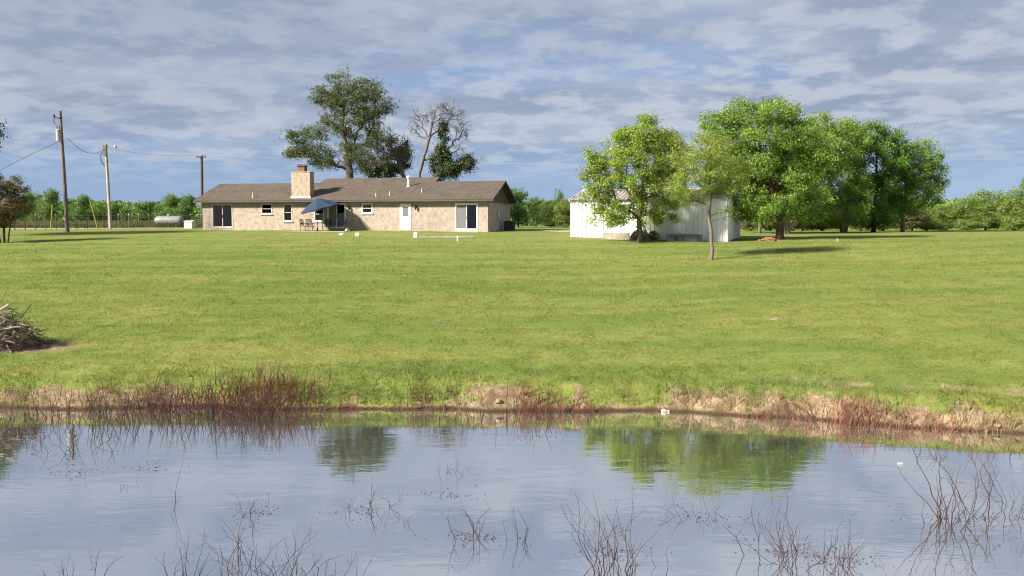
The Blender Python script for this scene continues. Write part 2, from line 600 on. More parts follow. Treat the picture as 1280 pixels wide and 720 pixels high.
M['tanstem'] = simple_mat('dry_tan_stems', (0.30, 0.21, 0.11), (0.20, 0.13, 0.07), 2.0, 0.9)
M['twig'] = simple_mat('wet_twigs', (0.098, 0.054, 0.045), (0.036, 0.024, 0.022), 3.0, 0.75)
M['leaf_yellow'] = leaf_mat('leaf_yellow_green', (0.205, 0.305, 0.040), (0.250, 0.325, 0.044), 0.45)
M['leaf_sparse'] = leaf_mat('leaf_olive_yellow', (0.225, 0.310, 0.045), (0.250, 0.325, 0.048), 0.45)
M['leaf_mid'] = leaf_mat('leaf_mid_green', (0.165, 0.275, 0.040), (0.210, 0.305, 0.044), 0.45)
M['leaf_dark'] = leaf_mat('leaf_deep_green', (0.092, 0.190, 0.024), (0.120, 0.215, 0.028), 0.4)
M['leaf_tree_line'] = leaf_mat('leaf_tree_line', (0.095, 0.185, 0.040), (0.130, 0.215, 0.045), 0.4)
M['leaf_bush'] = leaf_mat('leaf_bush_green', (0.185, 0.245, 0.050), (0.145, 0.230, 0.044), 0.4)
M['leaf_brown'] = leaf_mat('leaf_brown_green', (0.150, 0.135, 0.060), (0.110, 0.130, 0.045))
M['leaf_red'] = leaf_mat('leaf_copper_green', (0.150, 0.090, 0.045), (0.110, 0.115, 0.042))
M['needle'] = leaf_mat('pine_needles', (0.076, 0.110, 0.032), (0.100, 0.130, 0.038), 0.25)
M['ivy'] = leaf_mat('dark_ivy', (0.040, 0.070, 0.020), (0.060, 0.092, 0.026), 0.2)


# ------------------------------------------------------------------ mesh helpers
class MB:
    def __init__(s):
        s.v = []
        s.f = []

    def add(s, vs, fs):
        b = len(s.v)
        s.v.extend([tuple(x) for x in vs])
        s.f.extend([tuple(i + b for i in f) for f in fs])

    def box(s, x0, x1, y0, y1, z0, z1):
        s.add([(x0, y0, z0), (x1, y0, z0), (x1, y1, z0), (x0, y1, z0), (x0, y0, z1), (x1, y0, z1), (x1, y1, z1), (x0, y1, z1)],
              [(0, 3, 2, 1), (4, 5, 6, 7), (0, 1, 5, 4), (1, 2, 6, 5), (2, 3, 7, 6), (3, 0, 4, 7)])

    def bbox(s, x0, x1, y0, y1, z0, z1, b=0.02):
        """box with chamfered edges (octagonal outline in plan, chamfered top)"""
        ring = [(x0 + b, y0), (x1 - b, y0), (x1, y0 + b), (x1, y1 - b), (x1 - b, y1), (x0 + b, y1), (x0, y1 - b), (x0, y0 + b)]
        cx, cy = (x0 + x1) / 2, (y0 + y1) / 2
        kx, ky = 1 - 2 * b / (x1 - x0), 1 - 2 * b / (y1 - y0)
        rin = [(cx + (x - cx) * kx, cy + (y - cy) * ky) for x, y in ring]
        vs = [(x, y, z0) for x, y in ring] + [(x, y, z1 - b) for x, y in ring] + [(x, y, z1) for x, y in rin]
        fs = [tuple(reversed(range(8)))]
        for k in range(2):
            for i in range(8):
                j = (i + 1) % 8
                fs.append((k * 8 + i, k * 8 + j, k * 8 + 8 + j, k * 8 + 8 + i))
        fs.append(tuple(range(16, 24)))
        s.add(vs, fs)

    def prism(s, poly, axis_pts):
        """polygon poly extruded between two offsets"""
        n = len(poly)
        a, b = Vector(axis_pts[0]), Vector(axis_pts[1])
        vs = [Vector(p) + a for p in poly] + [Vector(p) + b for p in poly]
        fs = [tuple(reversed(range(n))), tuple(range(n, 2 * n))]
        fs += [(i, (i + 1) % n, n + (i + 1) % n, n + i) for i in range(n)]
        s.add(vs, fs)

    def tube(s, pts, radii, sides=6, cap=True):
        pts = [Vector(p) for p in pts]
        n = len(pts)
        rings = []
        ref = None
        for i in range(n):
            d = (pts[min(i + 1, n - 1)] - pts[max(i - 1, 0)])
            if d.length < 1e-9:
                d = Vector((0, 0, 1))
            d.normalize()
            if ref is None:
                ref = Vector((1, 0, 0)) if abs(d.x) < 0.8 else Vector((0, 1, 0))
            a = (ref - d * ref.dot(d))
            if a.length < 1e-6:
                a = d.orthogonal()
            a.normalize()
            ref = a
            b = d.cross(a)
            r = radii[i] if hasattr(radii, '__len__') else radii
            rings.append([pts[i] + (a * math.cos(2 * math.pi * k / sides) + b * math.sin(2 * math.pi * k / sides)) * r for k in range(sides)])
        vs = [p for r in rings for p in r]
        fs = []
        for i in range(n - 1):
            for k in range(sides):
                k2 = (k + 1) % sides
                fs.append((i * sides + k, i * sides + k2, (i + 1) * sides + k2, (i + 1) * sides + k))
        if cap:
            fs.append(tuple(reversed(range(sides))))
            fs.append(tuple(range((n - 1) * sides, n * sides)))
        s.add(vs, fs)

    def lathe(s, prof, centre=(0, 0, 0), sides=16, axis='z'):
        """profile of (radius, height)"""
        c = Vector(centre)
        vs, fs = [], []
        for r, h in prof:
            for k in range(sides):
                a = 2 * math.pi * k / sides
                q = (r * math.cos(a), r * math.sin(a), h) if axis == 'z' else (h, r * math.cos(a), r * math.sin(a))
                vs.append(c + Vector(q))
        for i in range(len(prof) - 1):
            for k in range(sides):
                k2 = (k + 1) % sides
                fs.append((i * sides + k, i * sides + k2, (i + 1) * sides + k2, (i + 1) * sides + k))
        fs.append(tuple(reversed(range(sides))))
        fs.append(tuple(range((len(prof) - 1) * sides, len(prof) * sides)))
        s.add(vs, fs)

    def mesh(s, name, mat=None, smooth=False):
        me = bpy.data.meshes.new(name)
        me.from_pydata(s.v, [], s.f)
        if mat:
            me.materials.append(M[mat])
        if smooth:
            me.polygons.foreach_set('use_smooth', [True] * len(me.polygons))
        me.update()
        return me

    def build(s, name, mat, parent=None, smooth=False):
        o = bpy.data.objects.new(name, s.mesh(name, mat, smooth))
        COL.objects.link(o)
        if parent:
            o.parent = parent
        return o


def tag(o, label=None, cat=None, group=None, kind=None):
    for k, v in (('label', label), ('category', cat), ('group', group), ('kind', kind)):
        if v:
            o[k] = v
    return o


def thing(name, label, cat, loc=(0, 0, 0), rz=0.0, group=None):
    o = bpy.data.objects.new(name, None)
    o.empty_display_size = 0.3
    COL.objects.link(o)
    o.location = loc
    o.rotation_euler = (0, 0, rz)
    return tag(o, label, cat, group)


def np_mesh(name, verts, faces, mat, tint=None, extra=None, smooth=False):
    """verts (N,3), faces (K,m) numpy -> mesh"""
    me = bpy.data.meshes.new(name)
    verts = np.ascontiguousarray(verts, np.float32)
    faces = np.ascontiguousarray(faces, np.int32)
    k, m = faces.shape
    me.vertices.add(len(verts))
    me.vertices.foreach_set('co', verts.ravel())
    me.loops.add(k * m)
    me.loops.foreach_set('vertex_index', faces.ravel())
    me.polygons.add(k)
    me.polygons.foreach_set('loop_start', np.arange(0, k * m, m, dtype=np.int32))
    me.polygons.foreach_set('loop_total', np.full(k, m, np.int32))
    me.polygons.foreach_set('use_smooth', np.full(k, smooth))
    if tint is not None:
        a = me.attributes.new('tint', 'FLOAT_COLOR', 'POINT')
        c = np.ones((len(verts), 4), np.float32)
        c[:, :3] = tint
        a.data.foreach_set('color', c.ravel())
    if extra is not None:
        a = me.attributes.new(extra[0], 'FLOAT', 'POINT')
        a.data.foreach_set('value', np.ascontiguousarray(extra[1], np.float32))
    me.materials.append(M[mat])
    me.update(calc_edges=True)
    me.validate()
    return me


def link(me, name, parent=None):
    o = bpy.data.objects.new(name, me)
    COL.objects.link(o)
    if parent:
        o.parent = parent
    return o


def unit(a):
    return a / np.maximum(np.linalg.norm(a, axis=1, keepdims=True), 1e-9)


def leaves_mesh(name, c, size, nrm, mat, width=0.5, tintvar=0.25, fold=0.15, tint=None):
    n = len(c)
    rnd = unit(RNG.normal(size=(n, 3)))
    t = unit(np.cross(nrm, rnd))
    b = np.cross(nrm, t)
    s = size[:, None]
    v = np.stack([c - t * s * 0.5, c + b * s * width * 0.5 + nrm * s * fold, c + t * s * 0.5, c - b * s * width * 0.5 + nrm * s * fold], 1).reshape(-1, 3)
    f = np.arange(4 * n).reshape(n, 4)
    if tint is None:
        g = 1 + RNG.normal(0, tintvar, (n, 1))
        tint = np.clip(g * (1 + RNG.normal(0, 0.06, (n, 3))), 0.35, 1.8)
    return np_mesh(name, v, f, mat, np.repeat(tint, 4, 0))


# ------------------------------------------------------------------ ground, water
def graded(dense0, dense1, step, lo, hi, grow=1.16):
    a = list(np.arange(dense0, dense1 + 1e-6, step))
    s = step
    x = a[-1]
    while x < hi:
        s *= grow
        x += s
        a.append(x)
    s = step
    x = a[0]
    left = []
    while x > lo:
        s *= grow
        x -= s
        left.append(x)
    return np.array(left[::-1] + a)


DIRT = []      # (x, y, rx, ry, strength) bare patches


def dirt_at(x, y):
    d = y - shore(x)
    bank = np.clip(1.15 - np.abs(d - 0.15) / 0.95, 0, 1)
    # the cut bank is grassed over in places
    patch = 0.5 * _hash_noise(x, y, 0.9, 21) + 0.7 * _hash_noise(x, y, 2.3, 22)
    bare = np.interp(x, [-14, -10.5, -9, -6.5, -5.5, -1.6, -1.0, 0.4, 1.0, 3.8, 5.0, 8.6, 9.5, 14], [.85, .8, .45, .42, .22, .28, .75, .75, .36, .28, .8, .88, .7, .8])
    bank = bank * np.clip(bare + patch * 0.9, 0, 1.1)
    bank = np.maximum(bank, np.where(d < 0.10, 1.0, 0))
    # thin worn grass above the bank on the right
    worn = np.clip(1 - np.abs(d - 1.6) / 1.8, 0, 1) * (0.22 + 0.24 * np.clip((x - 4.5) / 5, 0, 1))
    out = np.maximum(bank, worn)
    for (px, py, rx, ry, s) in DIRT:
        q = ((x - px) / rx) ** 2 + ((y - py) / ry) ** 2
        out = np.maximum(out, s * np.clip(1.4 - q, 0, 1))
    return out


PILE = GP(8, 29.6)
DIRT += [(PILE.x + 0.3, PILE.y - 0.1, 2.3, 0.9, 0.8)]
DIRT += [(GP(555, 33.6).x, 33.6, 0.5, 0.22, 0.75), (GP(975, 32.6).x, 32.6, 0.6, 0.25, 0.7), (GP(330, 27.6).x, 27.6, 1.0, 0.3, 0.45)]
DIRT += [(GP(720, 64.4).x, 64.4, 2.2, 0.9, 0.8), (GP(900, 60.7).x, 60.6, 2.0, 0.5, 0.85), (GP(800, 62.4).x, 62.3, 2.2, 0.6, 0.7)]
DIRT += [(GP(960, 61.5).x, 61.5, 1.0, 0.6, 0.7), (GP(890, 50).x, 50, 0.5, 0.3, 0.5)]

xs = graded(-19, 19, 0.13, -900, 900, 1.10)
ysr = np.concatenate([np.arange(-60, 18, 3.0), np.arange(18, 20.5, 0.25), np.arange(20.5, 27.5, 0.085), np.arange(27.5, 34, 0.22), np.arange(34, 62, 0.55),
                      np.arange(62, 100, 1.2), np.geomspace(100, 1800, 26)])
GX, GY = np.meshgrid(xs, ysr)
GZ = H(GX.ravel(), GY.ravel())
nx, ny = len(xs), len(ysr)
idx = np.arange(nx * ny).reshape(ny, nx)
gf = np.stack([idx[:-1, :-1], idx[:-1, 1:], idx[1:, 1:], idx[1:, :-1]], -1).reshape(-1, 4)
gme = np_mesh('ground', np.stack([GX.ravel(), GY.ravel(), GZ], 1), gf, 'ground', extra=('dirt', dirt_at(GX.ravel(), GY.ravel())), smooth=True)
ground = tag(link(gme, 'ground'), kind='structure')

wm = MB()
wm.add([(-52, 3, 0), (52, 3, 0), (52, 28, 0), (-52, 28, 0)], [(0, 1, 2, 3)])
water = tag(wm.build('pond_water', 'water'), kind='structure')


def strip(name, mat, pts, width, lift=0.03, step=0.6):
    """a path laid over the ground along points"""
    m = MB()
    pts = [Vector(p) for p in pts]
    line = []
    for a, b in zip(pts, pts[1:]):
        k = max(2, int((b - a).length / step))
        line += [a.lerp(b, i / k) for i in range(k)]
    line.append(pts[-1])
    nw = 8
    vs, fs = [], []
    for i, p in enumerate(line):
        d = (line[min(i + 1, len(line) - 1)] - line[max(i - 1, 0)]).normalized()
        q = Vector((-d.y, d.x, 0))
        for k in range(nw + 1):
            w = (k / nw - 0.5) * width
            if k in (0, nw):
                w *= 1 + 0.25 * random.uniform(-1, 1)
            x, y = p.x + q.x * w, p.y + q.y * w
            vs.append((x, y, h1(x, y) + (lift if 0 < k < nw else -0.03)))
    for i in range(len(line) - 1):
        for k in range(nw):
            a = i * (nw + 1) + k
            fs.append((a, a + 1, a + nw + 2, a + nw + 1))
    m.add(vs, fs)
    o = m.build(name, mat, smooth=True)
    return tag(o, kind='structure')


strip('gravel_drive', 'gravel', [(-75, 83, 0), (-45, 86, 0), (-28, 88, 0)], 2.6)
strip('dirt_track', 'gravel', [(0.5, 77, 0), (3.5, 74.5, 0), (8.5, 71.5, 0)], 2.0)

# ------------------------------------------------------------------ house
HRZ = math.radians(-12.7)
HC, HS = math.cos(HRZ), math.sin(HRZ)
HL, HD, HH = 25.9, 7.9, 2.50
HFR = Vector((-1.96, 72.0, 0))
HO = HFR - Vector((HC, HS, 0)) * HL
HZ0 = 4.70
DIRT_H = None


def hx(px):                            # photo column -> distance along the front wall
    k = (px - 640.0) / F * 0.998
    return (k * HO.y - HO.x) / (HC - k * HS)


def hz(py, s, yl=0.0):                 # photo row -> height above the house floor at s along the wall
    Y = HO.y + HS * s + HC * yl
    return P(640, py, Y).z - HZ0


house = thing('brick_house', 'long low tan brick ranch house with brown shingle roof and square chimney', 'house', (HO.x, HO.y, HZ0), HRZ)


def wall_face(mb, L, Hh, ops, th=0.16):
    """front wall in the plane y=0 facing -y with real openings and reveals"""
    xs_ = sorted({0.0, L} | {v for o in ops for v in o[:2]})
    zs_ = sorted({-0.35, Hh} | {v for o in ops for v in o[2:]})

    def inside(x, z):
        return any(o[0] < x < o[1] and o[2] < z < o[3] for o in ops)
    for x0, x1 in zip(xs_, xs_[1:]):
        for z0, z1 in zip(zs_, zs_[1:]):
            if not inside((x0 + x1) / 2, (z0 + z1) / 2):
                mb.add([(x0, 0, z0), (x1, 0, z0), (x1, 0, z1), (x0, 0, z1)], [(0, 1, 2, 3)])
                mb.add([(x0, th, z0), (x1, th, z0), (x1, th, z1), (x0, th, z1)], [(3, 2, 1, 0)])
    for (x0, x1, z0, z1) in ops:
        mb.add([(x0, 0, z0), (x0, th, z0), (x0, th, z1), (x0, 0, z1)], [(0, 1, 2, 3)])
        mb.add([(x1, 0, z0), (x1, th, z0), (x1, th, z1), (x1, 0, z1)], [(3, 2, 1, 0)])
        mb.add([(x0, 0, z1), (x1, 0, z1), (x1, th, z1), (x0, th, z1)], [(3, 2, 1, 0)])
        mb.add([(x0, 0, z0), (x1, 0, z0), (x1, th, z0), (x0, th, z0)], [(0, 1, 2, 3)])


def op(px0, px1, py0, py1):
    s0, s1 = hx(px0), hx(px1)
    sm = (s0 + s1) / 2
    return (s0, s1, max(hz(py1, sm), 0.02), min(hz(py0, sm), HH - 0.12))


O_SL1 = op(265.5, 291.5, 254, 285)
O_W1 = op(327, 341, 253.5, 268)
O_W2 = op(354.5, 366, 253.5, 277)
O_PW = op(393, 405.5, 258, 277)
O_SLP = op(409.5, 432.5, 254, 285.5)
O_W3 = op(452.5, 466, 253.5, 267)
O_DR = op(500, 514, 254.5, 287.5)
O_SL2 = op(569, 597.5, 254, 288)
ops = [O_SL1, O_W1, O_W2, O_PW, O_SLP, O_W3, O_DR, O_SL2]
mb = MB()
wall_face(mb, HL, HH, ops)
w_front = mb.build('wall', 'brick', house)
mb = MB()
mb.box(0.001, 0.16, 0.161, HD - 0.001, -0.35, HH)
mb.build('wall', 'brick', house)
mb = MB()
mb.box(HL - 0.16, HL - 0.001, 0.161, HD - 0.001, -0.35, HH - 0.02)
wall_r = mb.build('wall', 'brick', house)
mb = MB()
mb.box(0.0, HL, HD, HD + 0.16, -0.35, HH)
mb.build('wall', 'brick', house)
mb = MB()
mb.box(0.17, HL - 0.17, 0.17, HD - 0.01, -0.06, 0.0)
mb.build('floor', 'interior', house)
mb = MB()
mb.box(0.17, HL - 0.17, 2.9, 3.0, 0.01, HH)
mb.build('partition', 'interior', house)

# roof: a gable over the whole length, a taller one over the middle
OVF, OVS = 0.48, 0.55
EZ = HH + 0.02                                # underside at the eave
TH = 0.13
SL = 0.37
mid = HD / 2
RZ = EZ + SL * (mid + OVF)


def roof_slab(x0, x1, ridge_y, rz, back_y, z_eave_f, z_eave_b, front_y=-OVF):
    m = MB()
    prof = [(front_y, z_eave_f), (ridge_y, rz), (back_y, z_eave_b), (back_y, z_eave_b + TH), (ridge_y, rz + TH), (front_y, z_eave_f + TH)]
    n = len(prof)
    vs = [(x0, y, z) for y, z in prof] + [(x1, y, z) for y, z in prof]
    fs = [(0, 1, 4, 5), (1, 2, 3, 4), (n, n + 5, n + 4, n + 1), (n + 1, n + 4, n + 3, n + 2)]
    fs += [(i, n + i, n + (i + 1) % n, (i + 1) % n) for i in range(n)]
    m.add(vs, fs)
    return m


roof = roof_slab(-OVS, HL + OVS, mid, RZ, HD + OVF + 0.16, EZ, EZ - 0.05).build('roof', 'shingle', house)
mx0, mx1 = hx(377), hx(527)
roof2 = roof_slab(mx0, mx1, mid + 1.15, RZ + SL * 1.15 + 0.012, HD + 1.6, EZ + SL * 2.0 + 0.012, EZ + 0.2, front_y=-OVF + 2.0).build('roof', 'shingle', house)
mb = MB()
mb.box(-OVS - 0.03, HL + OVS + 0.03, -OVF - 0.035, -OVF - 0.003, EZ - 0.06, EZ + 0.115)
fas = mb.build('fascia', 'fascia', house)
mb = MB()
mb.box(-OVS, HL + OVS, -OVF - 0.055, -OVF - 0.037, EZ + 0.075, EZ + 0.125)
mb.build('drip_edge', 'fascia', fas)
mb = MB()                                     # soffit boards under the front overhang
mb.box(-OVS + 0.02, HL + OVS - 0.02, -OVF, 0.0, EZ - 0.045, EZ - 0.012)
mb.build('soffit', 'soffit', house)
for xx in (HL + OVS + 0.002, -OVS - 0.034):   # rake boards
    mb = MB()
    mb.prism([(0, -OVF - 0.03, EZ - 0.05), (0, mid, RZ - 0.03), (0, HD + OVF + 0.17, EZ - 0.10), (0, HD + OVF + 0.17, EZ + 0.10), (0, mid, RZ + TH + 0.012), (0, -OVF - 0.03, EZ + 0.135)],
             ((xx, 0, 0), (xx + 0.032, 0, 0)))
    mb.build('rake_board', 'fascia', house)
# gable ends in dark board siding: individual boards
bw = HD / 26
for gx in (HL - 0.14, 0.02):
    for i in range(26):
        y0, y1 = i * bw + 0.008, (i + 1) * bw - 0.008
        def top(y):
            return RZ - SL * abs(y - mid) - 0.02
        mb = MB()
        pr = [(gx, y0, HH - 0.02), (gx, y1, HH - 0.02), (gx, y1, max(top(y1), HH + 0.02)), (gx, y0, max(top(y0), HH + 0.02))]
        if y0 < mid < y1:
            pr.insert(3, (gx, mid, top(mid)))
        mb.prism(pr, ((0, 0, 0), (0.12 + 0.012 * (i % 2), 0, 0)))
        mb.build('gable_board', 'siding', house)
mb = MB()
mb.box(HL + 0.002, HL + 0.05, -0.02, HD + 0.1, HH - 0.12, HH + 0.02)
mb.build('gable_trim', 'fascia', house)
# side gable of the taller roof part
mb = MB()
mb.prism([(mx1 - 0.08, mid + 0.05, RZ - 0.1), (mx1 - 0.08, HD + 1.5, EZ - 0.4), (mx1 - 0.08, HD + 1.5, EZ + 0.2), (mx1 - 0.08, mid + 1.15, RZ + SL * 1.15)], ((0, 0, 0), (0.06, 0, 0)))
mb.build('gable_board', 'siding', house)

# chimney
cx0, cx1 = hx(365.3), hx(388.5)
cyf, cyb = 0.02, 0.80
cztop = hz(214.5, (cx0 + cx1) / 2)
mb = MB()
mb.box(cx0, cx1, -0.012, cyb, -0.3, HH - 0.06)
mb.box(cx0, cx1, cyf - 0.032, cyb, HH - 0.05, cztop - 0.09)
mb.box(cx0 - 0.03, cx1 + 0.03, cyf - 0.062, cyb + 0.03, cztop - 0.088, cztop)
chim = mb.build('chimney', 'brick_chimney', house)
fx0, fx1 = hx(372.5), hx(381.5)
mb = MB()
mb.bbox(fx0, fx1, 0.12, 0.62, cztop + 0.002, hz(208.5, fx0), 0.05)
mb.build('flue_pot', 'clay', chim)
mb = MB()
zc = hz(208.5, fx0)
mb.box(fx0 - 0.04, fx1 + 0.04, 0.08, 0.66, zc + 0.002, zc + 0.08)
for a in (fx0, fx1 - 0.05):
    for b in (0.12, 0.57):
        mb.box(a, a + 0.05, b, b + 0.05, zc + 0.08, zc + 0.16)
mb.box(fx0 - 0.06, fx1 + 0.06, 0.06, 0.68, zc + 0.16, zc + 0.19)
mb.build('flue_cap', 'dark_metal', chim)
mb = MB()
zf = EZ + TH + SL * (OVF - 0.05)
mb.box(cx0 - 0.05, cx1 + 0.05, -0.07, -0.02, zf - 0.05, zf + 0.13)
mb.box(cx0 - 0.05, cx0 - 0.012, -0.02, 0.2, zf - 0.03, zf + 0.19)
mb.build('flashing', 'flashing', chim)


def frame_bars(x0, x1, z0, z1, w, y0, y1):
    m = MB()
    m.box(x0, x0 + w, y0, y1, z0, z1)
    m.box(x1 - w, x1, y0, y1, z0, z1)
    m.box(x0 + w, x1 - w, y0, y1, z1 - w, z1)
    m.box(x0 + w, x1 - w, y0, y1, z0, z0 + w)
    return m


def slider(o, trim, left='glass', right='glass', curtain=None):
    x0, x1, z0, z1 = o
    root = frame_bars(x0 + .004, x1 - .004, z0 + .004, z1 - .004, 0.085, -0.03, 0.10).build('sliding_door', trim, house)
    xm = (x0 + x1) / 2
    for i, (a, b, mt) in enumerate(((x0 + .09, xm + 0.02, left), (xm - 0.02, x1 - .09, right))):
        yy = 0.02 + 0.035 * i
        frame_bars(a, b, z0 + .09, z1 - .09, 0.055, yy, yy + 0.03).build('sash', trim, root)
        g = MB()
        g.box(a + .05, b - .05, yy + 0.01, yy + 0.02, z0 + .14, z1 - .14)
        g.build('pane', mt, root)
    m = MB()
    m.box(xm - 0.005, xm + 0.02, -0.035, 0.015, z0 + 0.9, z0 + 1.15)
    m.build('handle', 'dark_metal', root)
    if curtain:
        m = MB()
        cw = (x1 - x0) * 0.12
        pts = []
        c0 = x1 - 0.14 - cw
        nn = 14
        for k in range(nn + 1):
            x = c0 + cw * k / nn
            pts.append((x, 0.22 + 0.04 * math.sin(k * 2.1)))
        vs_ = [(x, y, z1 - 0.1) for x, y in pts] + [(x + 0.10 * (1 - k / nn), y, z0 + 0.05) for k, (x, y) in enumerate(pts)]
        m.add(vs_, [(k, k + 1, nn + 2 + k, nn + 1 + k) for k in range(nn)])
        m.build('curtain', curtain, root)
    return root


def window(o, trim, upper=None, lower=None):
    x0, x1, z0, z1 = o
    root = frame_bars(x0 + .004, x1 - .004, z0 + .004, z1 - .004, 0.075, -0.025, 0.10).build('window', trim, house)
    zm = (z0 + z1) / 2
    for i, (a, b) in enumerate(((z0 + .08, zm + 0.02), (zm - 0.02, z1 - .08))):
        yy = 0.02 + 0.035 * i
        frame_bars(x0 + .08, x1 - .08, a, b, 0.045, yy, yy + 0.03).build('sash', trim, root)
        g = MB()
        g.box(x0 + .12, x1 - .12, yy + 0.01, yy + 0.02, a + .045, b - .045)
        g.build('pane', 'glass', root)
    m = MB()
    m.box(x0 - 0.06, x1 + 0.06, -0.09, -0.03, z0 - 0.06, z0 + 0.0)
    m.build('sill', trim, root)
    if upper:
        m = MB()
        n = 20
        vs_ = []
        zb = zm if lower is None else z0 + .05
        for k in range(n + 1):
            x = x0 + .06 + (x1 - x0 - .12) * k / n
            y = 0.15 + 0.02 * math.sin(k * 1.9)
            vs_ += [(x, y, z1 - .05), (x, y, zb)]
        m.add(vs_, [(2 * k, 2 * k + 2, 2 * k + 3, 2 * k + 1) for k in range(n)])
        m.build('curtain', upper, root)
    return root


slider(O_SL1, 'trim_pink')
window(O_W1, 'trim_pink', 'blind')
window(O_W2, 'trim_pink', 'curtain')
window(O_PW, 'trim')
slider(O_SLP, 'trim', 'screen', 'glass')
window(O_W3, 'trim', 'curtain')
slider(O_SL2, 'white', 'screen', 'glass', 'curtain_brown')
# back door
x0, x1, z0, z1 = O_DR
dr = frame_bars(x0 + .004, x1 - .004, z0 + .004, z1 - .004, 0.07, -0.03, 0.1).build('door_frame', 'trim', house)
mb = MB()
a, b = x0 + .075, x1 - .075
gz0, gz1 = z0 + 1.12, z1 - .28
mb.box(a, b, 0.0, 0.05, z0 + .075, gz0)
mb.box(a, b, 0.0, 0.05, gz1, z1 - .075)
mb.box(a, a + 0.16, 0.0, 0.05, gz0, gz1)
mb.box(b - 0.16, b, 0.0, 0.05, gz0, gz1)
mb.box(a + 0.14, b - 0.14, -0.012, -0.002, z0 + .2, gz0 - 0.18)
leaf = mb.build('door', 'white', house)
mb = MB()
mb.box(a + .162, b - .162, 0.02, 0.03, gz0 + .002, gz1 - .002)
mb.build('pane', 'screen', leaf)
mb = MB()
mb.lathe([(0.03, 0), (0.035, 0.03), (0.015, 0.05)], (b - 0.07, -0.03, z0 + 1.0), 8)
mb.build('handle', 'grey_metal', leaf)
# wall lanterns
for lx, ly in ((437.5, 263.5), (520.3, 262.5)):
    s = hx(lx)
    zl_ = hz(ly, s)
    mb = MB()
    mb.box(s - 0.05, s + 0.05, -0.03, -0.002, zl_ + 0.15, zl_ + 0.42)
    mb.box(s - 0.015, s + 0.015, -0.17, -0.03, zl_ + 0.40, zl_ + 0.43)
    mb.lathe([(0.03, 0.0), (0.06, 0.05), (0.085, 0.26), (0.10, 0.28), (0.02, 0.37), (0.015, 0.42)], (s, -0.16, zl_), 8)
    mb.build('wall_lantern', 'dark_metal', house)


def roof_z(y):
    return EZ + TH + SL * (y + OVF)


def roof_pt(px, py):                    # photo pixel -> point on the front roof slope
    best = None
    for k in range(200):
        y = -0.6 + k * 0.024
        kx = (px - 640.0) / F * 0.998
        # local x so that the world point falls in that column
        ox, oy = HO.x - HS * y, HO.y + HC * y
        x = (kx * oy - ox) / (HC - kx * HS)
        wy = oy + HS * x
        e = abs(P(px, py, wy).z - (HZ0 + roof_z(y)))
        if best is None or e < best[0]:
            best = (e, x, y)
    return best[1], best[2], roof_z(best[2])


for px_, py_, hgt, rad, mt, cap_ in ((511, 233, 0.72, 0.09, 'white', True), (317, 246.5, 0.42, 0.05, 'trim_pink', False), (487.5, 244, 0.34, 0.045, 'trim_pink', False),
                                     (470.5, 245, 0.26, 0.04, 'trim_pink', False), (527.8, 240, 0.30, 0.045, 'trim_pink', False)):
    x, y, z = roof_pt(px_, py_)
    mb = MB()
    mb.lathe([(rad * 2.2, -0.06), (rad * 1.05, 0.08), (rad, 0.1), (rad, hgt)] + ([(rad * 1.9, hgt), (rad * 1.9, hgt + 0.1), (0.02, hgt + 0.2)] if cap_ else []), (x, y, z), 10)
    mb.build('roof_vent', mt, house)
# meter box and conduit on the end wall
mb = MB()
mb.box(HL + 0.002, HL + 0.12, 3.1, 3.55, 1.0, 1.6)
mb.build('meter_box', 'grey_metal', house)
mb = MB()
mb.tube([(HL + 0.05, 3.9, 0.0), (HL + 0.05, 3.9, 1.35)], 0.03, 6)
mb.build('conduit', 'grey_metal', house)
# sill-height flower bed debris line and foundation
mb = MB()
mb.box(-0.06, HL + 0.06, -0.06, HD + 0.22, -0.6, -0.02)
mb.build('foundation', 'concrete', house)


def hw(s, yl, z=0.0):                   # house-local to world
    return Vector((HO.x + HC * s - HS * yl, HO.y + HS * s + HC * yl, HZ0 + z))


# patio slab
mb = MB()
mb.bbox(hx(374), hx(447), -2.75, -0.08, -0.5, -0.01, 0.03)
pat = mb.build('patio', 'concrete')
pat.location = (HO.x, HO.y, HZ0)
pat.rotation_euler = (0, 0, HRZ)
tag(pat, kind='structure')
mb = MB()
mb.bbox(hx(498), hx(602), -0.95, -0.08, -0.5, -0.02, 0.03)
pat = mb.build('walkway', 'concrete')
pat.location = (HO.x, HO.y, HZ0)
pat.rotation_euler = (0, 0, HRZ)
tag(pat, kind='structure')

# ------------------------------------------------------------------ patio furniture
pc = hw(hx(398) + 0.62, -1.5, -0.01)
tb = thing('patio_table', 'dark rectangular patio table under the blue umbrella', 'table', pc, HRZ)
mb = MB()
mb.bbox(-0.75, 0.75, -0.48, 0.48, 0.68, 0.72, 0.015)
mb.build('tabletop', 'dark_metal', tb)
for sx in (-1, 1):
    for sy in (-1, 1):
        mb = MB()
        mb.tube([(sx * 0.68, sy * 0.42, 0), (sx * 0.62, sy * 0.38, 0.68)], 0.022, 6)
        mb.build('leg', 'dark_metal', tb)


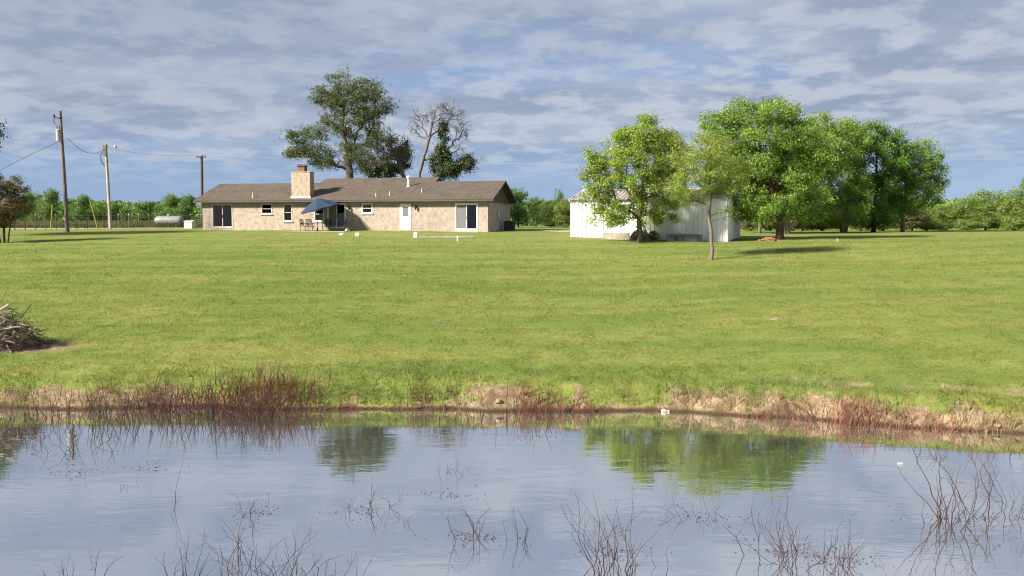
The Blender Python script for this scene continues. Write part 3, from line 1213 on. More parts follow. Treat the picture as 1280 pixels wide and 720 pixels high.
def patio_chair(label, s, yl, rot):
    c = thing('patio_chair', label, 'chair', hw(s + 0.45 - 0.1 * yl, yl, -0.01), HRZ + rot, 'dark metal chairs around the patio table')
    m = MB()
    m.bbox(-0.26, 0.26, -0.26, 0.26, 0.40, 0.45, 0.02)
    m.build('seat', 'dark_metal', c)
    m = MB()
    m.tube([(-0.25, 0.24, 0.42), (-0.25, 0.34, 0.95), (-0.15, 0.36, 1.02), (0.15, 0.36, 1.02), (0.25, 0.34, 0.95), (0.25, 0.24, 0.42)], 0.018, 6)
    for k in range(6):
        z = 0.5 + k * 0.085
        m.box(-0.245, 0.245, 0.245 + (z - 0.42) * 0.19, 0.26 + (z - 0.42) * 0.19, z, z + 0.06)
    m.build('backrest', 'dark_metal', c)
    for sx in (-1, 1):
        for sy in (-1, 1):
            m = MB()
            m.tube([(sx * 0.26, sy * 0.28, 0), (sx * 0.245, sy * 0.235, 0.42)], 0.017, 6)
            m.build('leg', 'dark_metal', c)
        m = MB()
        m.tube([(sx * 0.26, -0.24, 0.42), (sx * 0.275, -0.25, 0.64), (sx * 0.275, 0.27, 0.66)], 0.017, 6)
        m.build('armrest', 'dark_metal', c)


patio_chair('dark metal patio chair at the left end of the patio table', hx(382), -1.35, math.radians(80))
patio_chair('dark metal patio chair with its back to the lawn, front of the patio table', hx(393), -2.25, math.radians(188))
patio_chair('dark metal patio chair between the patio table and the house wall', hx(406), -0.75, math.radians(4))
patio_chair('dark metal patio chair apart at right by the sliding patio door', hx(428), -1.4, math.radians(-80))

# umbrella, tilted to the left
ub = thing('patio_umbrella', 'tilted blue canvas patio umbrella open over the dark table', 'umbrella', pc, HRZ)
mb = MB()
mb.lathe([(0.24, 0.0), (0.24, 0.05), (0.06, 0.09), (0.05, 0.3)], (0, 0, 0), 14)
mb.build('base', 'dark_metal', ub)
mb = MB()
mb.tube([(0, 0, 0.05), (0, 0, 1.85), (-0.02, 0, 1.95), (0.08, 0, 2.72)], 0.024, 8)
mb.build('pole', 'dark_metal', ub)
tilt = Matrix.Rotation(math.radians(-11), 4, 'Y') @ Matrix.Rotation(math.radians(8), 4, 'X')
apex = Vector((0.08, 0, 2.74))
Rr, Hc, ns = 1.68, 0.84, 8
vs_, fs_ = [], []
seg_r, sub = 6, 4
for i in range(seg_r + 1):
    f = i / seg_r
    for k in range(ns * sub):
        a = 2 * math.pi * (k / (ns * sub)) + 0.2
        kk = (k % sub) / sub
        scal = 1 - 0.085 * math.sin(math.pi * kk) * f        # panels hang in between the ribs
        sag = -0.05 * math.sin(math.pi * kk) * f * f * (1 if f < 1 else -1.2)
        r = Rr * f * scal
        z = -Hc * (f ** 1.25) - (0.13 if False else 0) + (0.06 * math.sin(math.pi * kk) * f if f > 0.9 else sag)
        vs_.append(apex + tilt @ Vector((r * math.cos(a), r * math.sin(a), z)))
n = ns * sub
for i in range(seg_r):
    for k in range(n):
        fs_.append((i * n + k, i * n + (k + 1) % n, (i + 1) * n + (k + 1) % n, (i + 1) * n + k))
# hanging valance, 14 cm
b0 = len(vs_)
for k in range(n):
    p = vs_[seg_r * n + k]
    vs_.append(p + Vector((0, 0, -0.15)))
for k in range(n):
    fs_.append((seg_r * n + k, seg_r * n + (k + 1) % n, b0 + (k + 1) % n, b0 + k))
mb = MB()
mb.add(vs_, fs_)
can = mb.build('canopy', 'umbrella', ub)
sol = can.modifiers.new('thickness', 'SOLIDIFY')
sol.thickness = 0.006
for k in range(ns):
    a = 2 * math.pi * k / ns + 0.2
    mb = MB()
    pts = []
    for i in range(6):
        f = i / 5
        pts.append(apex + tilt @ Vector((Rr * f * math.cos(a), Rr * f * math.sin(a), -Hc * (f ** 1.25) - 0.03)))
    mb.tube(pts, 0.01, 4)
    mb.build('rib', 'dark_metal', ub)

# ------------------------------------------------------------------ air conditioner
ac = thing('air_conditioner', 'dark square outdoor air conditioner unit beside the right end of the house', 'air conditioner', hw(HL + 0.75, 4.6, -0.05), HRZ)
ac.location.z = HZ0 - 0.08
mb = MB()
mb.bbox(-0.5, 0.5, -0.5, 0.5, -0.25, 0.04, 0.02)
mb.build('base', 'concrete', ac)
mb = MB()
mb.bbox(-0.42, 0.42, -0.42, 0.42, 0.042, 0.92, 0.05)
body = mb.build('body', 'dark_metal', ac)
mb = MB()
for k in range(16):
    z = 0.12 + k * 0.047
    mb.box(-0.435, 0.435, -0.432, -0.422, z, z + 0.012)
    mb.box(-0.432, -0.422, -0.42, 0.42, z, z + 0.012)
mb.build('grille', 'post', body)
mb = MB()
mb.lathe([(0.36, 0.922), (0.36, 0.95), (0.30, 0.96), (0.05, 0.97)], (0, 0, 0), 18)
mb.build('fan_guard', 'post', body)

# ------------------------------------------------------------------ small things on the lawn by the house
p = GP(520, 64.5)
mb = MB()
mb.lathe([(0.20, -0.02), (0.205, 0.02), (0.19, 0.03), (0.165, 0.34), (0.15, 0.38), (0.13, 0.385)], (0, 0, 0), 16)
o = mb.build('plastic_bucket', 'white', smooth=False)
o.location = p
tag(o, 'white upturned plastic bucket at the end of a pale beam on the lawn', 'bucket')
mb = MB()
pa, pb = GP(524.5, 64.3), GP(592, 64.6)
d = (pb - pa)
mb.bbox(0, d.length, -0.09, 0.09, -0.03, 0.11, 0.01)
o = mb.build('wooden_beam', 'wood_grey')
o.location = pa
o.rotation_euler = (0, -math.asin(d.z / d.length), math.atan2(d.y, d.x))
tag(o, 'long pale wooden beam lying flat on the lawn before the house', 'beam')
p = GP(572, 61.6)
mb = MB()
mb.lathe([(0.05, -0.05), (0.05, 0.28), (0.062, 0.28), (0.062, 0.34), (0.03, 0.36)], (0, 0, 0), 10)
o = mb.build('standpipe', 'white')
o.location = p
tag(o, 'short white standpipe in the lawn in front of the pale beam', 'pipe')


def rock(name, label, loc, r, mat, cat, seed, group=None):
    rg = np.random.default_rng(seed)
    m = MB()
    nu, nv = 12, 7
    vs_, fs_ = [], []
    ph = rg.uniform(0, 6.28, 6)
    for j in range(nv + 1):
        th = math.pi * j / nv
        for i in range(nu):
            a = 2 * math.pi * i / nu
            q = 1 + 0.16 * math.sin(2 * a + ph[0] + 2 * th) + 0.12 * math.sin(3 * a + ph[1]) * math.sin(2 * th + ph[2]) + rg.uniform(-.07, .07)
            z = math.cos(th)
            if z < -0.5:
                z = -0.5
            vs_.append((r[0] * q * math.sin(th) * math.cos(a), r[1] * q * math.sin(th) * math.sin(a), r[2] * q * z))
    for j in range(nv):
        for i in range(nu):
            fs_.append((j * nu + i, j * nu + (i + 1) % nu, (j + 1) * nu + (i + 1) % nu, (j + 1) * nu + i))
    m.add(vs_, fs_)
    o_ = m.build(name, mat)
    o_.location = loc
    o_.rotation_euler = (0, 0, rg.uniform(0, 6))
    return tag(o_, label, cat, group)


rock('rock', 'small pointed white rock on the lawn in front of the patio', GP(447, 66.5) + Vector((0, 0, 0.05)), (0.24, 0.16, 0.20), 'rock_pale', 'rock', 1)
rock('rock', 'flat white rock on the lawn left of the pointed white rock', GP(427, 67.2) + Vector((0, 0, 0.02)), (0.22, 0.15, 0.10), 'rock_pale', 'rock', 2)
rock('rock', 'grey stone block at the right edge of the patio', hw(hx(443.5), -1.6, 0.06), (0.24, 0.18, 0.17), 'rock_pale', 'rock', 3)

# ------------------------------------------------------------------ white shed
SRZ = math.radians(-22)
SC, SS = math.cos(SRZ), math.sin(SRZ)
SLn, SDp, SHh = 11.4, 6.3, 3.02
SFR = Vector((14.9, 61.0, 0))
SO = SFR - Vector((SC, SS, 0)) * SLn
SZ0 = min(h1(SFR.x, SFR.y), h1(SO.x, SO.y)) - 0.02
shed = thing('metal_shed', 'white ribbed metal shed with rusty tin roof behind the leafy trees', 'shed', (SO.x, SO.y, SZ0), SRZ)
mb = MB()
mb.box(0.02, SLn - 0.02, 0.02, SDp - 0.02, -0.3, SHh - 0.03)
mb.build('wall', 'shed', shed)
npan = 12
pw = SLn / npan


def rib_panel(width, height, nribs=3, d=0.05, slope_mesh=False):
    """one sheet of ribbed metal in x (width) and z (height), ribs towards -y"""
    prof = []
    rp = width / nribs
    for k in range(nribs):
        a = k * rp
        prof += [(a + 0.002, 0), (a + rp * .62, 0), (a + rp * .72, -d), (a + rp * .88, -d), (a + rp * .98, 0)]
    m = MB()
    vs_ = [(x, y, 0) for x, y in prof] + [(x, y, height) for x, y in prof]
    n_ = len(prof)
    m.add(vs_, [(k, k + 1, n_ + k + 1, n_ + k) for k in range(n_ - 1)])
    m.add([(x, y + 0.012, z) for x, y, z in vs_], [(n_ + k, n_ + k + 1, k + 1, k) for k in range(n_ - 1)])
    return m


pm = rib_panel(pw, SHh + 0.12).mesh('wall_panel', 'shed')
for k in range(npan):
    o = link(pm, 'wall_panel', shed)
    o.location = (k * pw, -0.004 - 0.003 * (k % 2), -0.12 + 0.012 * math.sin(k * 2.7))
npe = 7
pwe = SDp / npe
pme = rib_panel(pwe, SHh + 0.12).mesh('wall_panel', 'shed')
for k in range(npe):
    o = link(pme, 'wall_panel', shed)
    o.location = (SLn + 0.004 + 0.003 * (k % 2), k * pwe, -0.12)
    o.rotation_euler = (0, 0, math.pi / 2)
SR = 0.78
smid = SDp / 2
sl_len = math.hypot(smid + 0.25, SR * (smid + 0.25) / smid)
ang = math.atan2(SR, smid)
# gable triangles
for gx in (SLn - 0.03, 0.0):
    mb = MB()
    mb.prism([(gx, 0, SHh - 0.03), (gx, SDp, SHh - 0.03), (gx, smid, SHh + SR - 0.03)], ((0, 0, 0), (0.03, 0, 0)))
    mb.build('gable', 'shed', shed)
rpm = rib_panel(pw * 1.0, sl_len, 3, 0.03).mesh('roof_panel', 'shed_roof')
for k in range(npan):
    o = link(rpm, 'roof_panel', shed)
    o.location = (k * pw, -0.25, SHh + 0.03 - 0.25 * SR / smid)
    o.rotation_euler = (-(math.pi / 2 - ang), 0, 0)
    o2 = link(rpm, 'roof_panel', shed)
    o2.location = ((k + 1) * pw, SDp + 0.25, SHh + 0.03 - 0.25 * SR / smid)
    o2.rotation_euler = (-(math.pi / 2 - ang), 0, math.pi)
mb = MB()
rzz = SHh + SR + 0.055
mb.prism([(0, smid - 0.22, rzz - 0.05), (0, smid, rzz + 0.012), (0, smid + 0.22, rzz - 0.05), (0, smid + 0.22, rzz - 0.035), (0, smid, rzz + 0.03), (0, smid - 0.22, rzz - 0.035)], ((-0.06, 0, 0), (SLn + 0.06, 0, 0)))
mb.build('ridge_cap', 'shed_trim', shed)
for xx in (-0.05, SLn + 0.012):
    mb = MB()
    mb.prism([(0, -0.28, SHh - 0.16), (0, smid, SHh + SR - 0.08), (0, SDp + 0.28, SHh - 0.16), (0, SDp + 0.28, SHh + 0.02), (0, smid, SHh + SR + 0.07), (0, -0.28, SHh + 0.02)], ((xx, 0, 0), (xx + 0.035, 0, 0)))
    mb.build('rake_trim', 'shed_trim', shed)
mb = MB()
mb.box(SLn - 0.06, SLn + 0.05, -0.055, -0.042, -0.1, SHh - 0.1)
mb.build('corner_trim', 'shed_trim', shed)

# things along the shed
def wall_y(px):
    k = (px - 640) / F * 0.998
    s = (k * SO.y - SO.x) / (SC - k * SS)
    return SO.y + SS * s


p = GP(771, wall_y(771) - 0.75)
bx_ = thing('wooden_box', 'long low pale wooden box against the shed wall, left of the tree trunk', 'box', p, SRZ * 0.5)
mb = MB()
for (a, b, c, e) in ((-0.92, 0.92, -0.28, -0.25), (-0.92, 0.92, 0.25, 0.28), (-0.92, -0.89, -0.249, 0.249), (0.89, 0.92, -0.249, 0.249)):
    mb.box(a, b, c, e, -0.06, 0.40)
mb.build('side_boards', 'wood_grey', bx_)
mb = MB()
mb.bbox(-0.95, 0.95, -0.31, 0.31, 0.402, 0.44, 0.01)
mb.build('lid', 'wood_grey', bx_)
p = GP(856, wall_y(856) - 1.0)
tr = thing('water_trough', 'dark metal water trough in front of the shed wall between the two trees', 'trough', p, SRZ * 0.3)
mb = MB()
ox, oy, t_ = 1.2, 0.36, 0.03
for (a, b, c, e) in ((-ox, ox, -oy, -oy + t_), (-ox, ox, oy - t_, oy), (-ox, -ox + t_, -oy + t_, oy - t_), (ox - t_, ox, -oy + t_, oy - t_)):
    mb.box(a, b, c, e, -0.08, 0.50)
mb.box(-ox + t_, ox - t_, -oy + t_, oy - t_, 0.03, 0.06)
mb.build('tank', 'trough', tr)
mb = MB()
mb.tube([(-ox, -oy, 0.5), (ox, -oy, 0.5), (ox, oy, 0.5), (-ox, oy, 0.5), (-ox, -oy, 0.5)], 0.035, 6)
mb.build('rim', 'grey_metal', tr)
for k in range(4):
    mb = MB()
    x = -0.9 + 0.6 * k
    mb.box(x - 0.03, x + 0.03, -oy - 0.02, -oy - 0.002, -0.05, 0.46)
    mb.build('rib', 'trough', tr)
rock('boulder', 'large brown boulder left of the leafy tree trunk by the shed', GP(794, wall_y(794) - 0.9) + Vector((0, 0, 0.12)), (0.40, 0.36, 0.50), 'rock', 'boulder', 11)
rock('boulder', 'brown boulder right of the leafy tree trunk by the shed', GP(806, wall_y(806) - 0.8) + Vector((0, 0, 0.12)), (0.50, 0.4, 0.46), 'rock', 'boulder', 12)
# brick pile
p = GP(961, 61.5)
bp = thing('brick_pile', 'low heap of loose reddish bricks on the grass right of the shed', 'brick pile', p)
mb = MB()
mb.bbox(-0.11, 0.11, -0.052, 0.052, -0.03, 0.035, 0.006)
bm_ = mb.mesh('brick', 'redbrick')
rg = np.random.default_rng(5)
for k in range(90):
    lay = k // 36
    rad = (0.62, 0.42, 0.24)[min(lay, 2)]
    a = rg.uniform(0, 6.28)
    r = rad * math.sqrt(rg.uniform(0, 1))
    o = link(bm_, 'brick', bp)
    o.location = (r * math.cos(a) * 1.1, r * math.sin(a) * 0.6, 0.03 + lay * 0.075 + rg.uniform(0, 0.03))
    o.rotation_euler = (rg.uniform(-.3, .3), rg.uniform(-.3, .3), rg.uniform(0, 3.14))
for px_, Y_, lab in ((1047, 59.5, 'short white stake in the open lawn right of the brick heap'),):
    p = GP(px_, Y_)
    mb = MB()
    mb.lathe([(0.02, -0.1), (0.02, 0.16), (0.03, 0.16), (0.03, 0.2), (0.012, 0.21)], (0, 0, 0), 8)
    o = mb.build('lawn_stake', 'rock_pale')
    o.location = p
    tag(o, lab, 'stake')

# ------------------------------------------------------------------ utility poles, tank, fence on the left
p = GP(84.5, 72)
pole = thing('utility_pole', 'tall weathered wooden utility pole carrying a grey transformer', 'utility pole', p)
top = P(75, 139, 72) - p


def on_pole(f):
    return top * f


mb = MB()
mb.tube([(0, 0, -0.5), on_pole(.5), top], [0.17, 0.145, 0.115], 10)
mb.build('post', 'wood_pole', pole)
q = on_pole(0.80) + Vector((-0.05, -0.36, 0))
mb = MB()
mb.lathe([(0.17, -0.50), (0.20, -0.47), (0.20, 0.36), (0.215, 0.37), (0.215, 0.42), (0.10, 0.5)], q, 16)
tf = mb.build('transformer', 'transformer', pole)
for dx in (-0.1, 0.1):
    mb = MB()
    mb.lathe([(0.03, 0.5), (0.05, 0.55), (0.03, 0.6), (0.05, 0.65), (0.03, 0.7), (0.02, 0.75)], q + Vector((dx, 0, 0)), 8)
    mb.build('bushing', 'dark_metal', tf)
mb = MB()
mb.tube([on_pole(.94) + Vector((0.05, -0.1, 0)), on_pole(.945) + Vector((-0.45, -0.15, 0.05))], 0.04, 6)
mb.lathe([(0.05, 0), (0.08, 0.05), (0.05, 0.1), (0.08, 0.15), (0.03, 0.2)], on_pole(.945) + Vector((-0.42, -0.15, 0.05)), 8)
mb.tube([on_pole(.945) + Vector((-0.42, -0.15, 0.0)), on_pole(.92) + Vector((-0.5, -0.15, -0.1)), on_pole(.905) + Vector((-0.35, -0.15, -0.1))], 0.03, 6)
mb.tube([on_pole(.95) + Vector((0.0, -0.1, 0)), on_pole(.95) + Vector((0.22, -0.12, 0.02))], 0.05, 6)
mb.build('insulator_bracket', 'dark_metal', pole)

p2 = GP(138.5, 84)
pole2 = thing('utility_pole', 'shorter pale pole with a curved yard light arm, right of the transformer pole', 'utility pole', p2)
top2 = P(132, 180, 84) - p2
mb = MB()
mb.tube([(0, 0, -0.5), top2 * .5, top2], [0.16, 0.14, 0.12], 10)
mb.build('post', 'wood_grey', pole2)
mb = MB()
mb.box(top2.x - 0.13, top2.x + 0.17, -0.3, -0.13, top2.z - 1.1, top2.z - 0.1)
mb.build('junction_box', 'wood_pole', pole2)
mb = MB()
mb.tube([top2 + Vector((0.1, -0.1, -0.45)), top2 + Vector((0.25, -0.1, -0.22)), top2 + Vector((0.55, -0.12, -0.14)), top2 + Vector((0.9, -0.12, -0.18))], 0.03, 6)
arm = mb.build('lamp_arm', 'grey_metal', pole2)
mb = MB()
mb.lathe([(0.05, 0.08), (0.10, 0.05), (0.15, -0.1), (0.12, -0.16)], top2 + Vector((0.98, -0.12, -0.2)), 10)
mb.build('lamp_head', 'grey_metal', arm)
mb = MB()
for k in range(3):
    mb.tube([top2 + Vector((-0.15, -0.1, -0.6)), top2 + Vector((-0.42 - 0.06 * k, -0.1, -1.0)), top2 + Vector((-0.4 - 0.05 * k, -0.1, -1.6)), top2 + Vector((-0.08, -0.1, -2.0 - 0.1 * k))], 0.014, 4)
mb.build('cable_loop', 'wire', pole2)

p3 = GP(253, 101)
pole3 = thing('utility_pole', 'dark utility pole with a short crossarm behind the left end of the house', 'utility pole', p3)
top3 = P(252, 194, 101) - p3
mb = MB()
mb.tube([(0, 0, -0.5), top3], [0.19, 0.15], 10)
mb.build('post', 'wood_pole_dark', pole3)
mb = MB()
mb.box(top3.x - 0.55, top3.x + 0.55, -0.22, -0.10, top3.z - 0.28, top3.z - 0.14)
ca = mb.build('crossarm', 'wood_pole_dark', pole3)
for dx in (-0.48, 0.0, 0.48):
    mb = MB()
    mb.lathe([(0.03, -0.14), (0.07, -0.08), (0.05, -0.03), (0.06, 0.02), (0.02, 0.06)], top3 + Vector((dx, -0.16, 0)), 8)
    mb.build('insulator', 'transformer', ca)


def cable(a, b, sag, r, mat, label):
    m = MB()
    a, b = Vector(a), Vector(b)
    pts = [a.lerp(b, i / 28) - Vector((0, 0, sag * 4 * (i / 28) * (1 - i / 28))) for i in range(29)]
    m.tube([q_ - a for q_ in pts], r, 5)
    o_ = m.build('power_cable', mat)
    o_.location = a
    return tag(o_, label, 'cable')


cable(P(84, 172, 71.8), P(130.3, 186.5, 83.7), 0.75, 0.020, 'wire', 'sagging black cable between the transformer pole and the yard light pole')
cable(P(72.5, 178, 71.5), P(-170, 330, 50), -0.6, 0.014, 'wire', 'black cable running from the transformer pole down to the left')
cable(p2 + top2 + Vector((0, 0, -0.3)), p3 + top3 + Vector((-0.48, -0.16, 0)), 0.35, 0.013, 'wire_grey', 'thin pale cable between the yard light pole and the crossarm pole')
p4 = GP(1400, 108)
top4 = P(1398, 192, 108) - p4
pole4 = thing('utility_pole', 'distant dark utility pole past the right edge of the field', 'utility pole', p4)
mb = MB()
mb.tube([(0, 0, -0.5), top4], [0.19, 0.15], 10)
mb.build('post', 'wood_pole_dark', pole4)
cable(p3 + top3 + Vector((0.48, -0.16, 0)), p4 + top4, 1.2, 0.016, 'wire_grey', 'long thin pale power line crossing behind the house and trees')

for nm, a, b, lab in (('g', (63.3, 285.5), (65.5, 257), 'upright yellow guy wire guard left of the transformer pole'), ('h', (122.5, 283.5), (112, 248), 'leaning yellow guy wire guard right of the transformer pole')):
    Yg = 80
    A_, B_ = P(a[0], a[1], Yg), P(b[0], b[1], Yg - 0.6)
    A_.z = min(A_.z, h1(A_.x, A_.y) - 0.05)
    mb = MB()
    mb.tube([(0, 0, 0), B_ - A_], 0.055, 8)
    o = mb.build('guy_wire_guard', 'yellow')
    o.location = A_
    tag(o, lab, 'wire guard')

# propane tank
tp = GP(212, 89)
tk = thing('propane_tank', 'long grey horizontal propane tank on low feet left of the house', 'tank', tp, math.radians(-4))
mb = MB()
r0, hl = 0.49, 1.15
prof = [(0.02, -hl - 0.36), (0.2, -hl - 0.33), (0.36, -hl - 0.22), (0.46, -hl - 0.08), (r0, -hl + 0.02), (r0, -hl + 0.5), (r0, 0), (r0, hl - 0.02), (0.46, hl + 0.08), (0.36, hl + 0.22), (0.2, hl + 0.33), (0.02, hl + 0.36)]
mb.lathe(prof, (0, 0, 0.70), 24, 'x')
mb.build('tank_body', 'tank', tk, smooth=True)
mb = MB()
mb.lathe([(0.2, 1.17), (0.2, 1.30), (0.17, 1.36), (0.05, 1.38)], (0, 0, 0), 14)
mb.build('dome_lid', 'tank', tk)
for sx in (-0.85, 0.85):
    mb = MB()
    mb.bbox(sx - 0.12, sx + 0.12, -0.42, 0.42, -0.1, 0.26, 0.02)
    mb.build('foot', 'concrete', tk)
bp_ = GP(238, 86)
wb = thing('well_house', 'small white boxed well cover between the propane tank and house', 'well cover', bp_, math.radians(-8))
mb = MB()
mb.bbox(-0.42, 0.42, -0.4, 0.4, -0.1, 0.66, 0.03)
mb.build('body', 'rock_pale', wb)
mb = MB()
mb.prism([(0, -0.46, 0.64), (0, 0, 0.72), (0, 0.46, 0.64), (0, 0.46, 0.67), (0, 0, 0.76), (0, -0.46, 0.67)], ((-0.47, 0, 0), (0.47, 0, 0)))
mb.build('lid', 'rock_pale', wb)

# wire fence
fn = thing('wire_fence', 'thin wire fence on steel posts along the back of the left lawn', 'fence', GP(10, 76))
f0 = fn.location.copy()
fp = []
for k in range(22):
    t_ = k / 21
    px_ = -20 + 272 * t_
    Y_ = 76 + 18 * t_
    q = GP(px_, Y_)
    fp.append(q)
mb = MB()
mb.box(-0.028, 0.028, -0.022, 0.022, -0.3, 1.32)
mb.box(-0.04, 0.04, 0.024, 0.034, -0.3, 1.30)
pmesh = mb.mesh('fence_post', 'post')
mb = MB()
mb.box(-0.030, 0.030, -0.025, 0.037, 1.33, 1.41)
cmesh = mb.mesh('post_cap', 'rock_pale')
for k, q in enumerate(fp):
    o = link(pmesh, 'fence_post', fn)
    o.location = q - f0
    o.rotation_euler = (0.03 * math.sin(k * 3.1), 0.04 * math.sin(k * 1.7), 0.2 * k)
    c = link(cmesh, 'post_cap', o)
for z in (0.25, 0.5, 0.75, 1.0, 1.25):
    mb = MB()
    mb.tube([q - f0 + Vector((0, -0.03, z)) for q in fp], 0.007, 4)
    mb.build('fence_wire', 'grey_metal', fn)


# ------------------------------------------------------------------ trees
def lobes_px(lst, Y, depth=0.9):
    """crown lobes given in photo pixels -> centres and radii in metres around depth Y"""
    out = []
    for l in lst:
        cx, cy, rx, ry = l[:4]
        dy = l[4] if len(l) > 4 else 0.0
        c = P(cx, cy, Y + dy)
        k = (Y + dy) / F
        out.append((c, Vector((rx * k, rx * k * depth, ry * k))))
    return out


def skeleton(trunk, attractors, bf=0.35, jit=0.10, rg=None):
    """greedy branching: every crown point grows from the cheapest existing node"""
    pos = [Vector(p) for p in trunk]
    par = [-1] + list(range(len(trunk) - 1))
    pl = [0.0]
    for i in range(1, len(pos)):
        pl.append(pl[-1] + (pos[i] - pos[i - 1]).length)
    A = np.array([list(p) for p in pos])
    PL = np.array(pl)
    start = max(1, len(trunk) // 3)
    first = np.array([i < start for i in range(len(pos))])
    axis = A[-1]
    order = sorted(range(len(attractors)), key=lambda i: (Vector(attractors[i]) - Vector(A[len(trunk) // 2])).length)
    paths, tipn = [], []
    for i in order:
        a = np.array(attractors[i])
        d = np.linalg.norm(A - a, axis=1)
        cost = d + bf * PL + np.where(A[:, 2] > a[2] + 0.15 * d, 0.8 * d, 0) + np.where(first, 1e3, 0)
        j = int(np.argmin(cost))
        n_ = max(2, min(5, int(d[j] / 0.5) + 1))
        st, en = Vector(A[j]), Vector(a)
        path = [j]
        prev = j
        new = []
        ln = (en - st).length
        for k in range(1, n_ + 1):
            f = k / n_
            q = st.lerp(en, f)
            if k < n_:
                q += Vector(rg.normal(0, jit * ln, 3)) * 0.6
                q.z += 0.10 * ln * math.sin(math.pi * f)
            new.append(q)
        for q in new:
            pos.append(q)
            par.append(prev)
            prev_len = PL[prev] if prev < len(PL) else None
            pl_new = (PL[prev]) + (q - pos[prev]).length
            A = np.vstack([A, [q.x, q.y, q.z]])
            PL = np.append(PL, pl_new)
            first = np.append(first, False)
            prev = len(pos) - 1
            path.append(prev)
        paths.append(path)
        tipn.append((i, prev))
    cnt = np.zeros(len(pos))
    for _, t in tipn:
        k = t
        while k != -1:
            cnt[k] += 1
            k = par[k]
    return pos, par, cnt, paths, tipn


